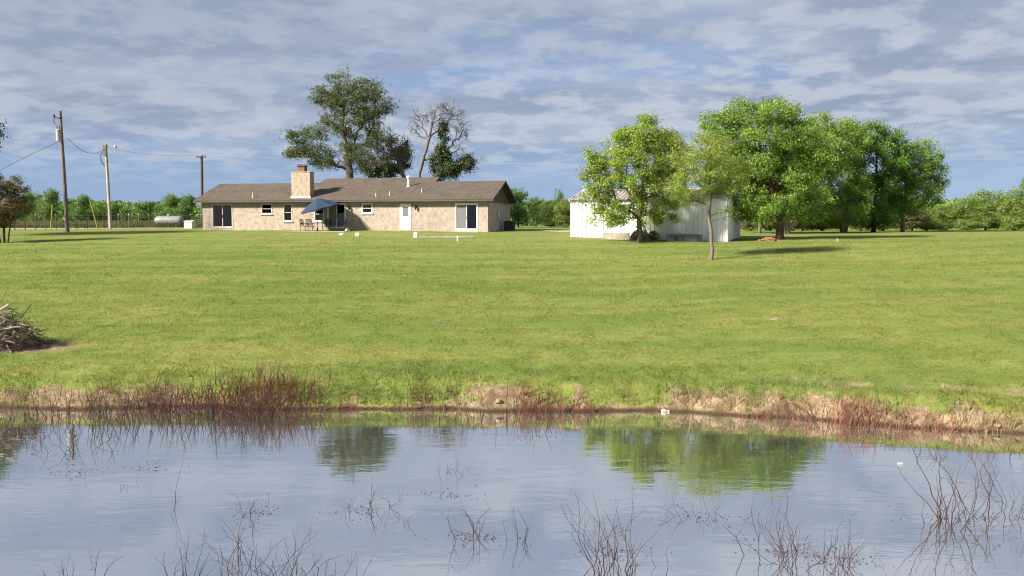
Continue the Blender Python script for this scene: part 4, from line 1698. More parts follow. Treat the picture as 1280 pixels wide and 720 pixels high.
def make_tree(name, label, base, trunk_px, Y, lobes, n_attr, per, lsize, lmat, bark, r_base, r_tip=0.012, cl=0.38, seed=1, group=None,
              cat='tree', width=0.5, up=0.4, shell=0.45, bare=0.0, twigs=0, needle=False, droop=0.0, flat=0.75, extra_trunks=(), tintvar=0.22, jit=0.10, gap=0.0, root_name=None):
    rg = np.random.default_rng(seed)
    base = Vector(base)
    tr = thing(name, label, cat, base, 0, group)
    trunk = [base + Vector((0, 0, -0.25))] + [P(*q) if len(q) == 3 else P(q[0], q[1], Y) for q in trunk_px]
    # sub-divide the trunk
    tk_ = [trunk[0]]
    for a, b in zip(trunk, trunk[1:]):
        n_ = max(2, int((b - a).length / 0.6))
        tk_ += [a.lerp(b, k / n_) + Vector(rg.normal(0, 0.025, 3)) * (1 if k < n_ else 0) for k in range(1, n_ + 1)]
    vol = np.array([l[1].x * l[1].y * l[1].z for l in lobes]) ** 0.75
    pr = vol / vol.sum()
    at = []
    while len(at) < n_attr:
        k = rg.choice(len(lobes), p=pr)
        c, r = lobes[k]
        u = unit(rg.normal(size=(1, 3)))[0]
        rad = rg.uniform(shell, 1.0) ** 0.6 * rg.uniform(0.9, 1.05)
        q = np.array(c) + u * rad * np.array(r)
        if q[2] < base.z + 0.25:
            continue
        # uneven outline and gaps: keep points a little apart
        if at and gap > 0 and np.min(np.linalg.norm(np.array(at) - q, axis=1)) < gap:
            if rg.uniform() < 0.9:
                continue
        at.append(q)
    pos, par, cnt, paths, tips = skeleton(tk_, at, rg=rg, jit=jit)
    nt_ = max(cnt)
    rad = np.array([r_tip * max(c, 1) ** 0.5 for c in cnt])
    rad *= 1.0
    kmax = r_base / (r_tip * nt_ ** 0.5)
    # widen towards the trunk so that its base has the wanted radius
    rad = np.array([r * (1 + (kmax - 1) * (c / nt_) ** 0.5) if c > 0 else r_tip for r, c in zip(rad, cnt)])
    mb_ = MB()
    nz = len(tk_)
    tr_r = [max(rad[i], r_tip) for i in range(nz)]
    last = max([i for i in range(nz) if cnt[i] > 0] + [1])
    tr_r = [tr_r[i] * (1.0 + 0.45 * math.exp(-max(0, (tk_[i].z - base.z)) / 0.22)) for i in range(nz)]
    mb_.tube([p - base for p in tk_[:last + 1]], tr_r[:last + 1], 9)
    for pth in paths:
        pts = [pos[i] - base for i in pth]
        rr = [min(rad[i], rad[pth[1]] * 1.25) for i in pth]
        mb_.tube(pts, rr, 5 if max(rr) > 0.03 else 4, cap=False)
    for et in extra_trunks:
        pts = [Vector(GP(et[0][0], Y)) + Vector((0, 0, -0.2)) - base] + [P(q[0], q[1], Y) - base for q in et[1:]]
        pts2 = [pts[0]]
        for a, b in zip(pts, pts[1:]):
            pts2 += [a.lerp(b, k / 4) + Vector(rg.normal(0, 0.02, 3)) for k in range(1, 5)]
        mb_.tube(pts2, list(np.linspace(r_base * 0.8, r_tip * 2, len(pts2))), 7)
    if twigs:
        for _, t in tips:
            for k in range(twigs):
                q = pos[t]
                pts = [q - base]
                d = Vector(unit(rg.normal(size=(1, 3)))[0]) * 0.5 + (pos[t] - pos[par[t]]).normalized() * 0.5
                L_ = rg.uniform(0.3, 0.9)
                for s in range(4):
                    d = d + Vector(rg.normal(0, 0.3, 3)) + Vector((0, 0, -droop * 0.35))
                    d.normalize()
                    pts.append(pts[-1] + d * L_ / 4)
                mb_.tube(pts, [r_tip * .8, r_tip * .7, r_tip * .6, r_tip * .5, r_tip * .35], 3, cap=False)
    mb_.build('trunk', bark, tr, smooth=True)
    # foliage
    C, N_, S, T = [], [], [], []
    ccen = np.mean([list(l[0]) for l in lobes], axis=0)
    for ii, t in tips:
        if rg.uniform() < bare:
            continue
        q = np.array(pos[t])
        d = q - np.array(pos[par[t]])
        m = int(per * 1.75 * rg.uniform(0.5, 1.5)) if not needle else int(per * 1.3 * rg.uniform(0.6, 1.4))
        rcl = cl * rg.uniform(0.7, 1.3)
        if needle:
            # tufts of long needles at the twig ends
            nt2 = max(3, m // 9)
            cen = q + rg.normal(0, 1, (nt2, 3)) * np.array([rcl, rcl, rcl * 0.5])
            c = np.repeat(cen, 9, 0)
            dr = unit(rg.normal(size=(len(c), 3)) + np.array([0, 0, 0.35]))
            s = lsize * rg.uniform(0.7, 1.2, len(c))
            C.append(c + dr * s[:, None] * 0.5)
            nn = unit(np.cross(dr, rg.normal(size=(len(c), 3))))
            N_.append(nn)
            S.append(s)
        else:
            c = q + rg.normal(0, 1, (m, 3)) * np.array([rcl, rcl, rcl * flat]) * 0.52
            c[:, 2] -= droop * np.abs(rg.normal(0, 1, m)) * rcl * 0.6
            C.append(c)
            S.append(lsize * 0.76 * rg.uniform(0.55, 1.4, m))
            N_.append(unit(rg.normal(size=(m, 3)) * 0.75 + np.array([0, 0, up]) + unit(c - q) * 0.5 + unit(c - ccen) * 0.6))
        T.append(np.full(len(C[-1]), rg.normal(1.0, 0.10)))
    if C:
        C = np.concatenate(C) - np.array(base)
        N_ = np.concatenate(N_)
        S = np.concatenate(S)
        T = np.concatenate(T)
        keep = C[:, 2] > 0.02
        C, N_, S, T = C[keep], N_[keep], S[keep], T[keep]
        tint = np.clip(T[:, None] * (1 + rg.normal(0, tintvar, (len(C), 1))) * (1 + rg.normal(0, 0.05, (len(C), 3))), 0.3, 1.9)
        me = leaves_mesh('crown', C, S, N_, lmat, width=width, tint=tint)
        link(me, 'crown', tr)
    return tr


# leafy tree in front of the shed
Y = 60.0
make_tree('leafy_tree', 'rounded bright green leafy tree standing in front of the white shed', GP(799, Y), [(799.5, 285), (800, 262), (803, 235), (804, 205), (806, 180)], Y,
          lobes_px([(800, 205, 58, 48), (808, 170, 36, 22), (775, 175, 24, 20), (750, 222, 24, 24), (745, 245, 20, 14), (765, 262, 34, 13), (838, 222, 26, 42), (826, 252, 20, 12), (795, 258, 24, 14), (748, 197, 16, 16), (838, 175, 14, 16), (846, 205, 14, 30), (842, 250, 18, 14), (735, 225, 12, 14), (765, 276, 26, 9), (828, 272, 18, 9), (800, 280, 14, 8)], Y),
          280, 105, 0.19, 'leaf_yellow', 'bark', 0.17, 0.012, 0.44, 3, shell=0.3, up=0.5, gap=0.42)
# small open tree in front
Y = 50.0
make_tree('young_tree', 'slender young tree with thin olive crown standing alone nearest on the lawn', GP(890, Y), [(890.5, 312), (889, 290), (886, 272), (888, 250), (886, 215), (884, 180)], Y,
          lobes_px([(885, 205, 38, 38), (866, 228, 34, 28), (905, 222, 32, 30), (850, 195, 18, 22), (893, 175, 26, 14), (922, 210, 14, 24), (908, 268, 14, 8), (845, 235, 14, 18)], Y),
          200, 58, 0.13, 'leaf_sparse', 'bark_pale', 0.095, 0.008, 0.36, 8, shell=0.25, up=0.35, width=0.42, twigs=2, gap=0.3)
# the group on the right
Y = 63.0
make_tree('broad_tree', 'tallest broad green tree with dark trunk right of the white shed', GP(975, Y), [(975, 280), (972, 258), (965, 235), (955, 205), (948, 175), (945, 150)], Y,
          lobes_px([(945, 178, 50, 42), (912, 180, 34, 30), (975, 178, 40, 32), (940, 145, 36, 18), (985, 162, 26, 18), (905, 225, 28, 34), (965, 228, 48, 36), (930, 245, 34, 28), (1000, 215, 28, 40), (960, 262, 40, 14), (888, 150, 14, 12), (1005, 250, 24, 22), (925, 130, 16, 10), (965, 132, 22, 10), (1015, 185, 26, 30), (1000, 150, 16, 10), (890, 195, 18, 30), (900, 150, 24, 14), (975, 140, 30, 12)], Y),
          400, 125, 0.185, 'leaf_mid', 'bark_dark', 0.26, 0.013, 0.50, 21, shell=0.4, up=0.45, gap=0.42, droop=0.3)
Y = 82.0
make_tree('feathery_tree', 'light green feathery tree with a pale double trunk, centre of the right group', GP(1054, Y), [(1053, 280), (1050, 266), (1042, 245), (1036, 215), (1032, 180)], Y,
          lobes_px([(1030, 190, 44, 34), (1040, 225, 40, 36), (1015, 250, 30, 26), (1052, 252, 38, 22), (1060, 175, 26, 22), (1075, 235, 18, 26), (1005, 215, 22, 44), (1040, 158, 30, 10), (1010, 170, 24, 22), (1040, 268, 44, 14), (1028, 152, 30, 12), (1055, 158, 24, 10)], Y),
          330, 100, 0.21, 'leaf_mid', 'bark_pale', 0.20, 0.014, 0.60, 22, shell=0.4, up=0.4, gap=0.5, droop=0.5, extra_trunks=[((1057, 290), (1060, 275), (1068, 250), (1075, 220))])
Y = 85.0
make_tree('dark_tree', 'dense deep green tree between the feathery tree and the outermost tree', GP(1092, Y), [(1092, 275), (1094, 250), (1096, 220), (1096, 190)], Y,
          lobes_px([(1095, 205, 40, 40), (1075, 185, 26, 28), (1118, 190, 24, 22), (1090, 245, 40, 26), (1118, 235, 24, 26), (1085, 163, 22, 10), (1112, 170, 16, 10), (1085, 270, 40, 14), (1062, 165, 18, 14)], Y),
          260, 110, 0.24, 'leaf_dark', 'bark_dark', 0.20, 0.014, 0.62, 23, shell=0.5, up=0.45, gap=0.5)
Y = 86.0
make_tree('outer_tree', 'airy green tree with arching branches at the right end of the group', GP(1128, Y), [(1128, 275), (1127, 255), (1132, 230), (1140, 205), (1148, 185)], Y,
          lobes_px([(1148, 205, 28, 26), (1165, 215, 20, 24), (1150, 240, 26, 16), (1128, 255, 34, 14), (1155, 182, 16, 9), (1176, 225, 10, 10), (1165, 250, 12, 10), (1135, 215, 20, 30)], Y),
          190, 90, 0.21, 'leaf_mid', 'bark_pale', 0.17, 0.013, 0.52, 24, shell=0.4, up=0.4, gap=0.5, droop=0.5)
Y = 78.0
make_tree('back_tree', 'green tree with two thin pale trunks behind the tallest broad tree', GP(986, Y), [(985, 278), (986, 262), (990, 240), (992, 210)], Y,
          lobes_px([(990, 225, 42, 40), (1010, 245, 34, 30), (965, 255, 34, 22), (985, 190, 34, 24)], Y),
          170, 90, 0.22, 'leaf_mid', 'bark_pale', 0.16, 0.014, 0.62, 25, shell=0.4, gap=0.5, droop=0.4, extra_trunks=[((981, 290), (980, 275), (977, 250), (970, 230))])
Y = 80.0
make_tree('back_tree', 'green tree with one thin pale trunk beside the shed corner, behind the brick heap', GP(950, Y), [(950, 276), (948, 258), (942, 235), (938, 205)], Y,
          lobes_px([(935, 220, 40, 44), (925, 250, 30, 22), (955, 250, 30, 22)], Y),
          130, 90, 0.22, 'leaf_mid', 'bark_pale', 0.13, 0.014, 0.62, 26, shell=0.4, gap=0.5, droop=0.3)

# pine and dead trees behind the house
Y = 88.0
make_tree('pine_tree', 'tall dark pine with a spreading open crown behind the house chimney', GP(436, Y), [(436, 250), (437, 215), (433, 185), (428, 162), (430, 135), (436, 112)], Y,
          lobes_px([(440, 108, 26, 9), (412, 114, 18, 8), (465, 122, 16, 10), (400, 128, 12, 9), (404, 143, 14, 7), (440, 128, 28, 12), (472, 138, 12, 9), (382, 160, 16, 9), (374, 174, 20, 10), (364, 187, 14, 9), (392, 176, 18, 10), (395, 192, 26, 10), (375, 192, 16, 7), (440, 160, 24, 12), (424, 204, 24, 8), (450, 186, 22, 16), (470, 160, 14, 14), (430, 190, 20, 9), (405, 205, 18, 5), (455, 206, 16, 8), (476, 128, 12, 12), (462, 108, 14, 9), (425, 98, 16, 7), (470, 175, 16, 8), (385, 195, 18, 6), (450, 116, 30, 12), (415, 124, 24, 10), (481, 140, 6, 12), (455, 142, 24, 9), (425, 140, 14, 7), (408, 160, 16, 10), (455, 172, 18, 12)], Y, 0.8),
          200, 270, 0.24, 'needle', 'bark_pine', 0.40, 0.018, 0.44, 31, shell=0.3, bare=0.0, needle=True, width=0.16, gap=0.35, tintvar=0.25)
Y = 92.0
make_tree('ragged_tree', 'half dead ragged tree between the tall pine and the bare tree', GP(508, Y), [(507, 250), (505, 222), (497, 200), (488, 182), (480, 170)], Y,
          lobes_px([(490, 185, 24, 18), (468, 195, 22, 18), (505, 190, 10, 20), (480, 170, 20, 10)], Y),
          130, 22, 0.26, 'leaf_brown', 'deadwood', 0.22, 0.022, 0.6, 32, shell=0.3, bare=0.6, twigs=5, droop=0.4)
make_tree('evergreen_tree', 'low dark evergreen tree behind the roof below the ragged tree', GP(472, 95), [(472, 250), (473, 225), (474, 200)], 95,
          lobes_px([(465, 208, 18, 14), (498, 200, 14, 20), (485, 214, 18, 7), (507, 192, 7, 9)], 95),
          60, 95, 0.28, 'ivy', 'bark_dark', 0.2, 0.016, 0.6, 35, shell=0.3, gap=0.3)
Y = 88.0
make_tree('bare_tree', 'nearly bare dead tree with drooping twigs behind the house roof', GP(526, Y), [(525, 250), (524, 218), (530, 195), (537, 172), (541, 150), (546, 132)], Y,
          lobes_px([(545, 140, 30, 14), (522, 150, 14, 9), (570, 148, 16, 14), (575, 165, 12, 14), (535, 165, 16, 14), (590, 205, 14, 14), (566, 185, 16, 14), (518, 155, 8, 12), (560, 138, 22, 12), (582, 160, 8, 18)], Y),
          170, 0, 0.2, 'ivy', 'deadwood', 0.17, 0.014, 0.5, 33, shell=0.2, bare=1.0, twigs=8, droop=0.7, jit=0.17)
make_tree('ivy_covered_tree', 'dead leaning trunk wrapped in dark ivy beside the bare tree', GP(545, Y - 0.4), [(545, 250), (548, 218), (552, 195), (555, 172), (553, 155)], Y - 0.4,
          lobes_px([(555, 165, 7, 14), (554, 190, 9, 16), (551, 210, 12, 10), (572, 206, 18, 5), (584, 200, 10, 6), (562, 215, 12, 5), (545, 200, 6, 10)], Y - 0.4),
          95, 120, 0.23, 'ivy', 'deadwood', 0.22, 0.018, 0.42, 34, shell=0.2, bare=0.1, twigs=2, droop=0.9, flat=1.0)

# copper shrub at the left edge
Y = 61.0
make_tree('copper_shrub', 'copper leaved bushy small tree at the left edge of the lawn', GP(5, Y), [(5, 285), (6, 272), (8, 255)], Y,
          lobes_px([(12, 250, 22, 22), (-10, 255, 24, 28), (20, 232, 14, 12), (5, 230, 16, 12), (28, 258, 10, 12), (0, 272, 22, 12)], Y),
          150, 75, 0.14, 'leaf_red', 'bark_dark', 0.08, 0.008, 0.32, 41, shell=0.3, twigs=2, extra_trunks=[((1, 297), (-4, 280), (-12, 260)), ((8, 297), (14, 280), (20, 255))], gap=0.25)
Y = 66.0
make_tree('shade_tree', 'dark shade tree whose leafy branch tip pokes in at the left edge of the sky', GP(-62, Y), [(-62, 270), (-60, 235), (-58, 200), (-55, 165)], Y,
          lobes_px([(-58, 170, 52, 42), (-28, 162, 32, 16), (-60, 140, 40, 24), (-80, 200, 40, 22)], Y),
          130, 110, 0.24, 'leaf_dark', 'bark_dark', 0.26, 0.016, 0.60, 42, shell=0.45, gap=0.5)


# tree line: three prototypes, each tree an individual
def proto(kind, seed, lmat):
    """crown and trunk meshes of a bushy tree, 1 unit radius, 2 units high"""
    rg = np.random.default_rng(seed)
    lob = []
    low = kind in ('bush', 'brow')
    for k in range(16 if low else 11):
        a = rg.uniform(0, 6.28)
        r = rg.uniform(0.1, 0.6)
        z = rg.uniform(0.2, 1.5) if low else rg.uniform(0.35, 1.55)
        r *= 1.1 - 0.45 * max(0, z - 0.9)
        lob.append((np.array([r * math.cos(a), r * math.sin(a), z]), rg.uniform(0.30, 0.48)))
    lob.append((np.array([0, 0, 1.6]), 0.36))
    C, N_, S, T = [], [], [], []
    tips = []
    for c, r in lob:
        for j in range(16):
            u = unit(rg.normal(size=(1, 3)))[0]
            q = c + u * r * rg.uniform(0.6, 1.05)
            if q[2] < 0.12:
                continue
            tips.append(q)
            m = 46
            p_ = q + rg.normal(0, 0.085, (m, 3)) * np.array([1, 1, 0.75])
            C.append(p_)
            N_.append(unit(rg.normal(size=(m, 3)) * 0.8 + np.array([0, 0, 0.4]) + u * 0.7))
            S.append(0.066 * rg.uniform(0.6, 1.35, m))
            T.append(np.full(m, rg.normal(1, 0.12)))
    C, N_, S, T = map(np.concatenate, (C, N_, S, T))
    keep = C[:, 2] > 0.02
    C, N_, S, T = C[keep], N_[keep], S[keep], T[keep]
    tint = np.clip(T[:, None] * (1 + rg.normal(0, 0.22, (len(C), 1))) * (1 + rg.normal(0, 0.05, (len(C), 3))), 0.3, 1.9)
    crown = leaves_mesh('crown', C, S, N_, lmat, 0.55, tint=tint)
    tk2 = [Vector((0, 0, -0.06)), Vector((0.01, 0, 0.3)), Vector((-0.02, 0.02, 0.7)), Vector((0.02, 0, 1.1)), Vector((0, 0, 1.5))]
    sel = [tips[i] for i in rg.choice(len(tips), 34, replace=False)]
    pos, par, cnt, paths, tt = skeleton(tk2, sel, rg=rg)
    m = MB()
    m.tube(tk2, [0.05, 0.042, 0.034, 0.024, 0.012], 7)
    for pth in paths:
        m.tube([pos[i] for i in pth], [0.008 * max(cnt[i], 1) ** 0.45 for i in pth], 4, cap=False)
    return crown, m.mesh('trunk', 'bark_dark' if kind != 'bush' else 'bark', True)


PROTO = {}
for key, sd, lm in (('line_a', 51, 'leaf_tree_line'), ('line_b', 52, 'leaf_tree_line'), ('line_c', 53, 'leaf_dark'), ('bush_a', 54, 'leaf_bush'), ('bush_b', 55, 'leaf_bush'), ('brown', 56, 'leaf_brown')):
    PROTO[key] = proto(key[:4], sd, lm)


def line_tree(key, px, top_py, Y, halfw_px, label, group, name='tree_line_tree', cat='tree', rot=None):
    b = GP(px, Y)
    o_ = thing(name, label, cat, b, random.uniform(0, 6.28) if rot is None else rot, group)
    hgt = P(px, top_py, Y).z - b.z
    w = halfw_px * Y / F
    o_.scale = (w / 0.85, w / 0.85, hgt / 1.97)
    link(PROTO[key][1], 'trunk', o_)
    link(PROTO[key][0], 'crown', o_)
    return o_


G1 = 'trees in the line behind the left fence'
for key, px, tp_, Yd, hw_, lab in (
        ('line_a', 42, 238, 112, 17, 'dark green tree in the far line just right of the copper shrub'),
        ('line_b', 66, 236, 110, 19, 'tallest dark green tree in the far line left of the transformer pole'),
        ('line_a', 92, 247, 114, 16, 'green tree in the far line just right of the transformer pole'),
        ('line_b', 106, 243, 108, 17, 'green tree in the far line behind the leaning yellow guard'),
        ('line_c', 126, 252, 116, 14, 'darker green tree in the far line left of the yard light pole'),
        ('line_a', 143, 251, 110, 14, 'green tree in the far line just behind the yard light pole'),
        ('line_b', 160, 259, 116, 13, 'lowest green tree in the far line, right of the yard light pole'),
        ('line_a', 180, 250, 108, 15, 'green tree in the far line just left of the propane tank'),
        ('line_b', 198, 256, 114, 14, 'small green tree in the far line behind the left of the propane tank'),
        ('line_a', 216, 241, 107, 18, 'tall green tree in the far line behind the propane tank'),
        ('line_b', 238, 243, 106, 17, 'green tree in the far line touching the left end of the house'),
        ('line_c', 18, 248, 118, 18, 'dark green tree in the far line behind the copper shrub')):
    line_tree(key, px, tp_, Yd, hw_, lab, G1)
G2 = 'trees between the house and the shed'
for key, px, tp_, Yd, hw_, lab in (
        ('line_a', 648, 233, 98, 17, 'dark green tree right against the house gable'),
        ('line_b', 670, 246, 104, 15, 'green tree second from the house gable towards the shed'),
        ('line_c', 697, 236, 150, 11, 'small distant dark tree rising between the house and the shed'),
        ('bush_a', 688, 250, 96, 18, 'pale green bushy tree between the house and shed'),
        ('bush_b', 708, 248, 92, 17, 'pale green bushy tree touching the left end of the shed'),
        ('line_b', 626, 246, 108, 14, 'dark green tree mostly hidden behind the house gable')):
    line_tree(key, px, tp_, Yd, hw_, lab, G2)
G3 = 'bushes along the right edge of the field'
for key, px, tp_, Yd, hw_, lab in (
        ('bush_a', 1158, 256, 97, 25, 'low round bush just right of the outer tree trunk'),
        ('bush_b', 1182, 254, 101, 27, 'second round bush right of the outer tree'),
        ('bush_a', 1208, 246, 99, 27, 'third round bush right of the outer tree, with a pale top'),
        ('bush_b', 1232, 236, 103, 29, 'tall rounded bush in the right bushes, tallest but one'),
        ('line_a', 1257, 242, 108, 18, 'darker green bush in the right bushes behind its neighbours'),
        ('bush_a', 1268, 236, 98, 27, 'bright bush at the far right edge of the picture'),
        ('bush_b', 1300, 240, 100, 24, 'bush cut by the right edge of the picture'),
        ('line_c', 1284, 217, 128, 15, 'tall dark tree rising at the far right edge')):
    line_tree(key, px, tp_, Yd, hw_, lab, G3, 'field_bush', 'bush')
G4 = 'undergrowth behind the right group of trees'
for key, px, tp_, Yd, hw_, lab in (
        ('brown', 938, 254, 94, 24, 'brownish undergrowth bush at the right end of the shed'),
        ('bush_b', 963, 258, 96, 22, 'green undergrowth bush behind the thin pale trunk near the shed'),
        ('brown', 1003, 256, 94, 24, 'brownish undergrowth bush behind the double thin trunks'),
        ('bush_a', 1027, 255, 96, 24, 'green undergrowth bush left of the feathery tree trunk'),
        ('brown', 1076, 258, 95, 23, 'brownish undergrowth bush right of the feathery tree trunk'),
        ('bush_b', 1104, 255, 96, 24, 'green undergrowth bush left of the outer tree trunk'),
        ('brown', 1140, 260, 95, 22, 'brownish undergrowth bush right of the outer tree trunk'),
        ('bush_a', 985, 260, 98, 20, 'small green undergrowth bush behind the tallest tree trunk')):
    line_tree(key, px, tp_, Yd, hw_, lab, G4, 'undergrowth_bush', 'bush')
line_tree('brown', 155, 266, 93, 7, 'small round dark shrub on the fence right of the yard light pole', None, 'fence_shrub', 'shrub')
line_tree('bush_a', 817, 288, wall_y(817) - 0.6, 9, 'small green shrub at the shed wall between tree trunk and trough', None, 'wall_shrub', 'shrub')


# far-off wood closing the horizon
def far_wood():
    n = 90000
    px = RNG.uniform(-500, 1800, n)
    Yd = RNG.uniform(150, 190, n)
    x = (px - 640) / F * Yd
    topz = 5.3 + (12 + 14 * (_hash_noise(x, x * 0, 0.09, 31) + 0.5) + 9 * (_hash_noise(x, Yd, 0.25, 32) + .5)) * 165 / F
    z0 = H(x, Yd)
    z = z0 + (topz - z0) * RNG.uniform(0, 1, n) ** 0.7
    c = np.stack([x, Yd, z], 1)
    nr = unit(RNG.normal(size=(n, 3)) + np.array([0, -0.3, 0.4]))
    me = leaves_mesh('far_wood', c, RNG.uniform(0.5, 1.0, n), nr, 'leaf_tree_line', 0.6)
    o_ = link(me, 'far_wood')
    tag(o_, 'far-off green wood closing the horizon behind the fields', 'wood', kind='stuff')


far_wood()


# ------------------------------------------------------------------ grass
def blades(name, x, y, hgt, wid, mat, label, lean=0.5, tint=None, cat='grass', zoff=-0.01):
    n = len(x)
    z = H(x, y) + zoff
    a = RNG.uniform(0, 6.28, n)
    dx, dy = np.cos(a) * wid * 0.5, np.sin(a) * wid * 0.5
    la = RNG.uniform(0, 6.28, n)
    ll = np.abs(RNG.normal(0, lean, n)) * hgt
    v = np.empty((n, 3, 3))
    v[:, 0] = np.stack([x - dx, y - dy, z], 1)
    v[:, 1] = np.stack([x + dx, y + dy, z], 1)
    v[:, 2] = np.stack([x + np.cos(la) * ll, y + np.sin(la) * ll, z + hgt], 1)
    if tint is None:
        tint = np.clip(0.98 + RNG.normal(0, 0.26, (n, 1)) + RNG.normal(0, 0.05, (n, 3)), 0.5, 1.9)
    me = np_mesh(name, v.reshape(-1, 3), np.arange(3 * n).reshape(n, 3), mat, np.repeat(tint, 3, 0))
    o_ = link(me, name)
    return tag(o_, label, cat, kind='stuff')


def scatter_view(n, y0, y1, power=1.0, margin=60):
    Yd = y0 + (y1 - y0) * RNG.uniform(0, 1, n) ** power
    px = RNG.uniform(-margin, 1280 + margin, n)
    return (px - 640) / F * Yd, Yd


x, y = scatter_view(700000, 20.5, 68, 1.9)
d = y - shore(x)
dd = dirt_at(x, y)
keep = (d > 0.12) & (RNG.uniform(0, 1, len(x)) < np.clip((68 - y) / 26, 0, 1)) & (RNG.uniform(0, 1, len(x)) > dd * 1.15)
x, y, d = x[keep], y[keep], d[keep]
tuft = np.clip(_hash_noise(x, y, 1.7, 41) + _hash_noise(x, y, 4.0, 42) * 0.7 + 0.5, 0, 1.2)
edge = np.clip(1 - np.abs(d - 1.2) / 1.6, 0, 1)
hg = (0.018 + 0.040 * tuft + edge * 0.05 * tuft) * RNG.uniform(0.6, 1.4, len(x)) * (1 + 0.01 * (y - 25))
clump = _hash_noise(x, y, 0.9, 43) + 0.7 * _hash_noise(x, y, 2.6, 44)
tint = (1.16 + 0.28 * clump - 0.22 * edge)[:, None] + RNG.normal(0, 0.22, (len(x), 1)) + RNG.normal(0, 0.05, (len(x), 3))
straw = RNG.uniform(0, 1, len(x)) < 0.05 + 0.22 * edge
tint[straw] *= np.array([1.45, 1.0, 1.5])
blades('lawn_grass', x, y, hg * 1.2, 0.011 + 0.0006 * (y - 20), 'grass', 'short mown green grass of the lawn', 0.55, np.clip(tint, 0.35, 1.9))
# tall dry grass along the fence and the far field edge
n = 26000
px = RNG.uniform(-40, 262, n)
Yd = RNG.uniform(88, 104, n)
x, y = (px - 640) / F * Yd, Yd
tint = np.clip(np.array([1.15, 0.95, 1.7]) * RNG.uniform(0.5, 1.0, (n, 1)), 0.3, 3)
blades('tall_grass', x, y, RNG.uniform(0.25, 0.85, n), 0.07, 'grass', 'tall dry grass along the back fence', 0.3, tint)
# long green tufts on the shore
n = 7000
x = RNG.uniform(-16, 14, n)
sel = (_hash_noise(x, x * 0, 0.8, 51) + 0.5 * _hash_noise(x, x * 0, 2.3, 52)) > -0.05
x = x[sel]
y = shore(x) + np.abs(RNG.normal(0.35, 0.35, len(x))) + 0.02
tint = np.clip(np.array([0.85, 0.78, 0.85]) * RNG.uniform(0.5, 1.15, (len(x), 1)), 0.2, 2)
dry = RNG.uniform(0, 1, len(x)) < 0.25
tint[dry] *= np.array([1.25, 0.85, 1.2])
blades('shore_grass', x, y, RNG.uniform(0.08, 0.26, len(x)), 0.014, 'grass', 'longer grass tufts hanging over the pond bank', 0.5, tint)


# ------------------------------------------------------------------ dry stems on the shore and in the pond
def grow(mb_, p0, d0, length, r, rg, curl=0.16, side=2, depth=0, sides=3, lift=0.05):
    n_ = max(4, int(length / 0.10))
    pts = [Vector(p0)]
    d_ = Vector(d0).normalized()
    bend = Vector(rg.normal(0, 1, 3)) * curl * 0.5
    for k in range(n_):
        d_ = (d_ + bend * (1.0 / n_) * 3 + Vector(rg.normal(0, curl, 3)) + Vector((0, 0, lift))).normalized()
        pts.append(pts[-1] + d_ * length / n_)
    rr = [r * (1 - 0.75 * k / n_) for k in range(n_ + 1)]
    mb_.tube(pts, rr, sides, cap=False)
    if side and depth < 2:
        for _ in range(rg.poisson(side)):
            k = rg.integers(max(1, n_ // 4), n_)
            dd_ = (pts[k] - pts[k - 1]).normalized() + Vector(rg.normal(0, 0.7, 3))
            grow(mb_, pts[k], dd_, length * rg.uniform(0.2, 0.5), rr[k] * 0.75, rg, curl * 1.1, side * 0.6, depth + 1, sides, lift)


def stem_clump(name, label, centre, spread, count, hgt, r, mat, seed, cat, group=None, upright=1.0, curl=0.12, side=1.5, on_ground=False, bias=(0, 0)):
    rg = np.random.default_rng(seed)
    c = Vector(centre)
    mb_ = MB()
    for k in range(count):
        q = Vector((rg.normal(0, spread[0]), rg.normal(0, spread[1]), 0))
        zz = (h1(c.x + q.x, c.y + q.y) - c.z - 0.04) if on_ground else -0.35
        zz = max(zz, -0.35)
        q.z = zz
        if not on_ground:                      # stems share one root below the water
            mb_.tube([(0, 0, -0.75), q * 0.5 + Vector((0, 0, -0.3)), q], [r * 1.5, r * 1.3, r], 3, cap=False)
        d_ = Vector((rg.normal(0, 0.26) + bias[0], rg.normal(0, 0.26) + bias[1], upright))
        ln = hgt * rg.uniform(0.45, 1.15) + (0.35 if not on_ground else 0)
        grow(mb_, q, d_, ln, r * rg.uniform(0.7, 1.3), rg, curl, side)
    o_ = mb_.build(name, mat)
    o_.location = c
    return tag(o_, label, cat, group)


def shore_pt(px, off=0.0):
    Yd = 24.5
    for _ in range(12):
        x_ = (px - 640) / F * Yd
        Yd = float(shore(np.array([x_]))[0]) + off
    x_ = (px - 640) / F * Yd
    return Vector((x_, Yd, h1(x_, Yd)))


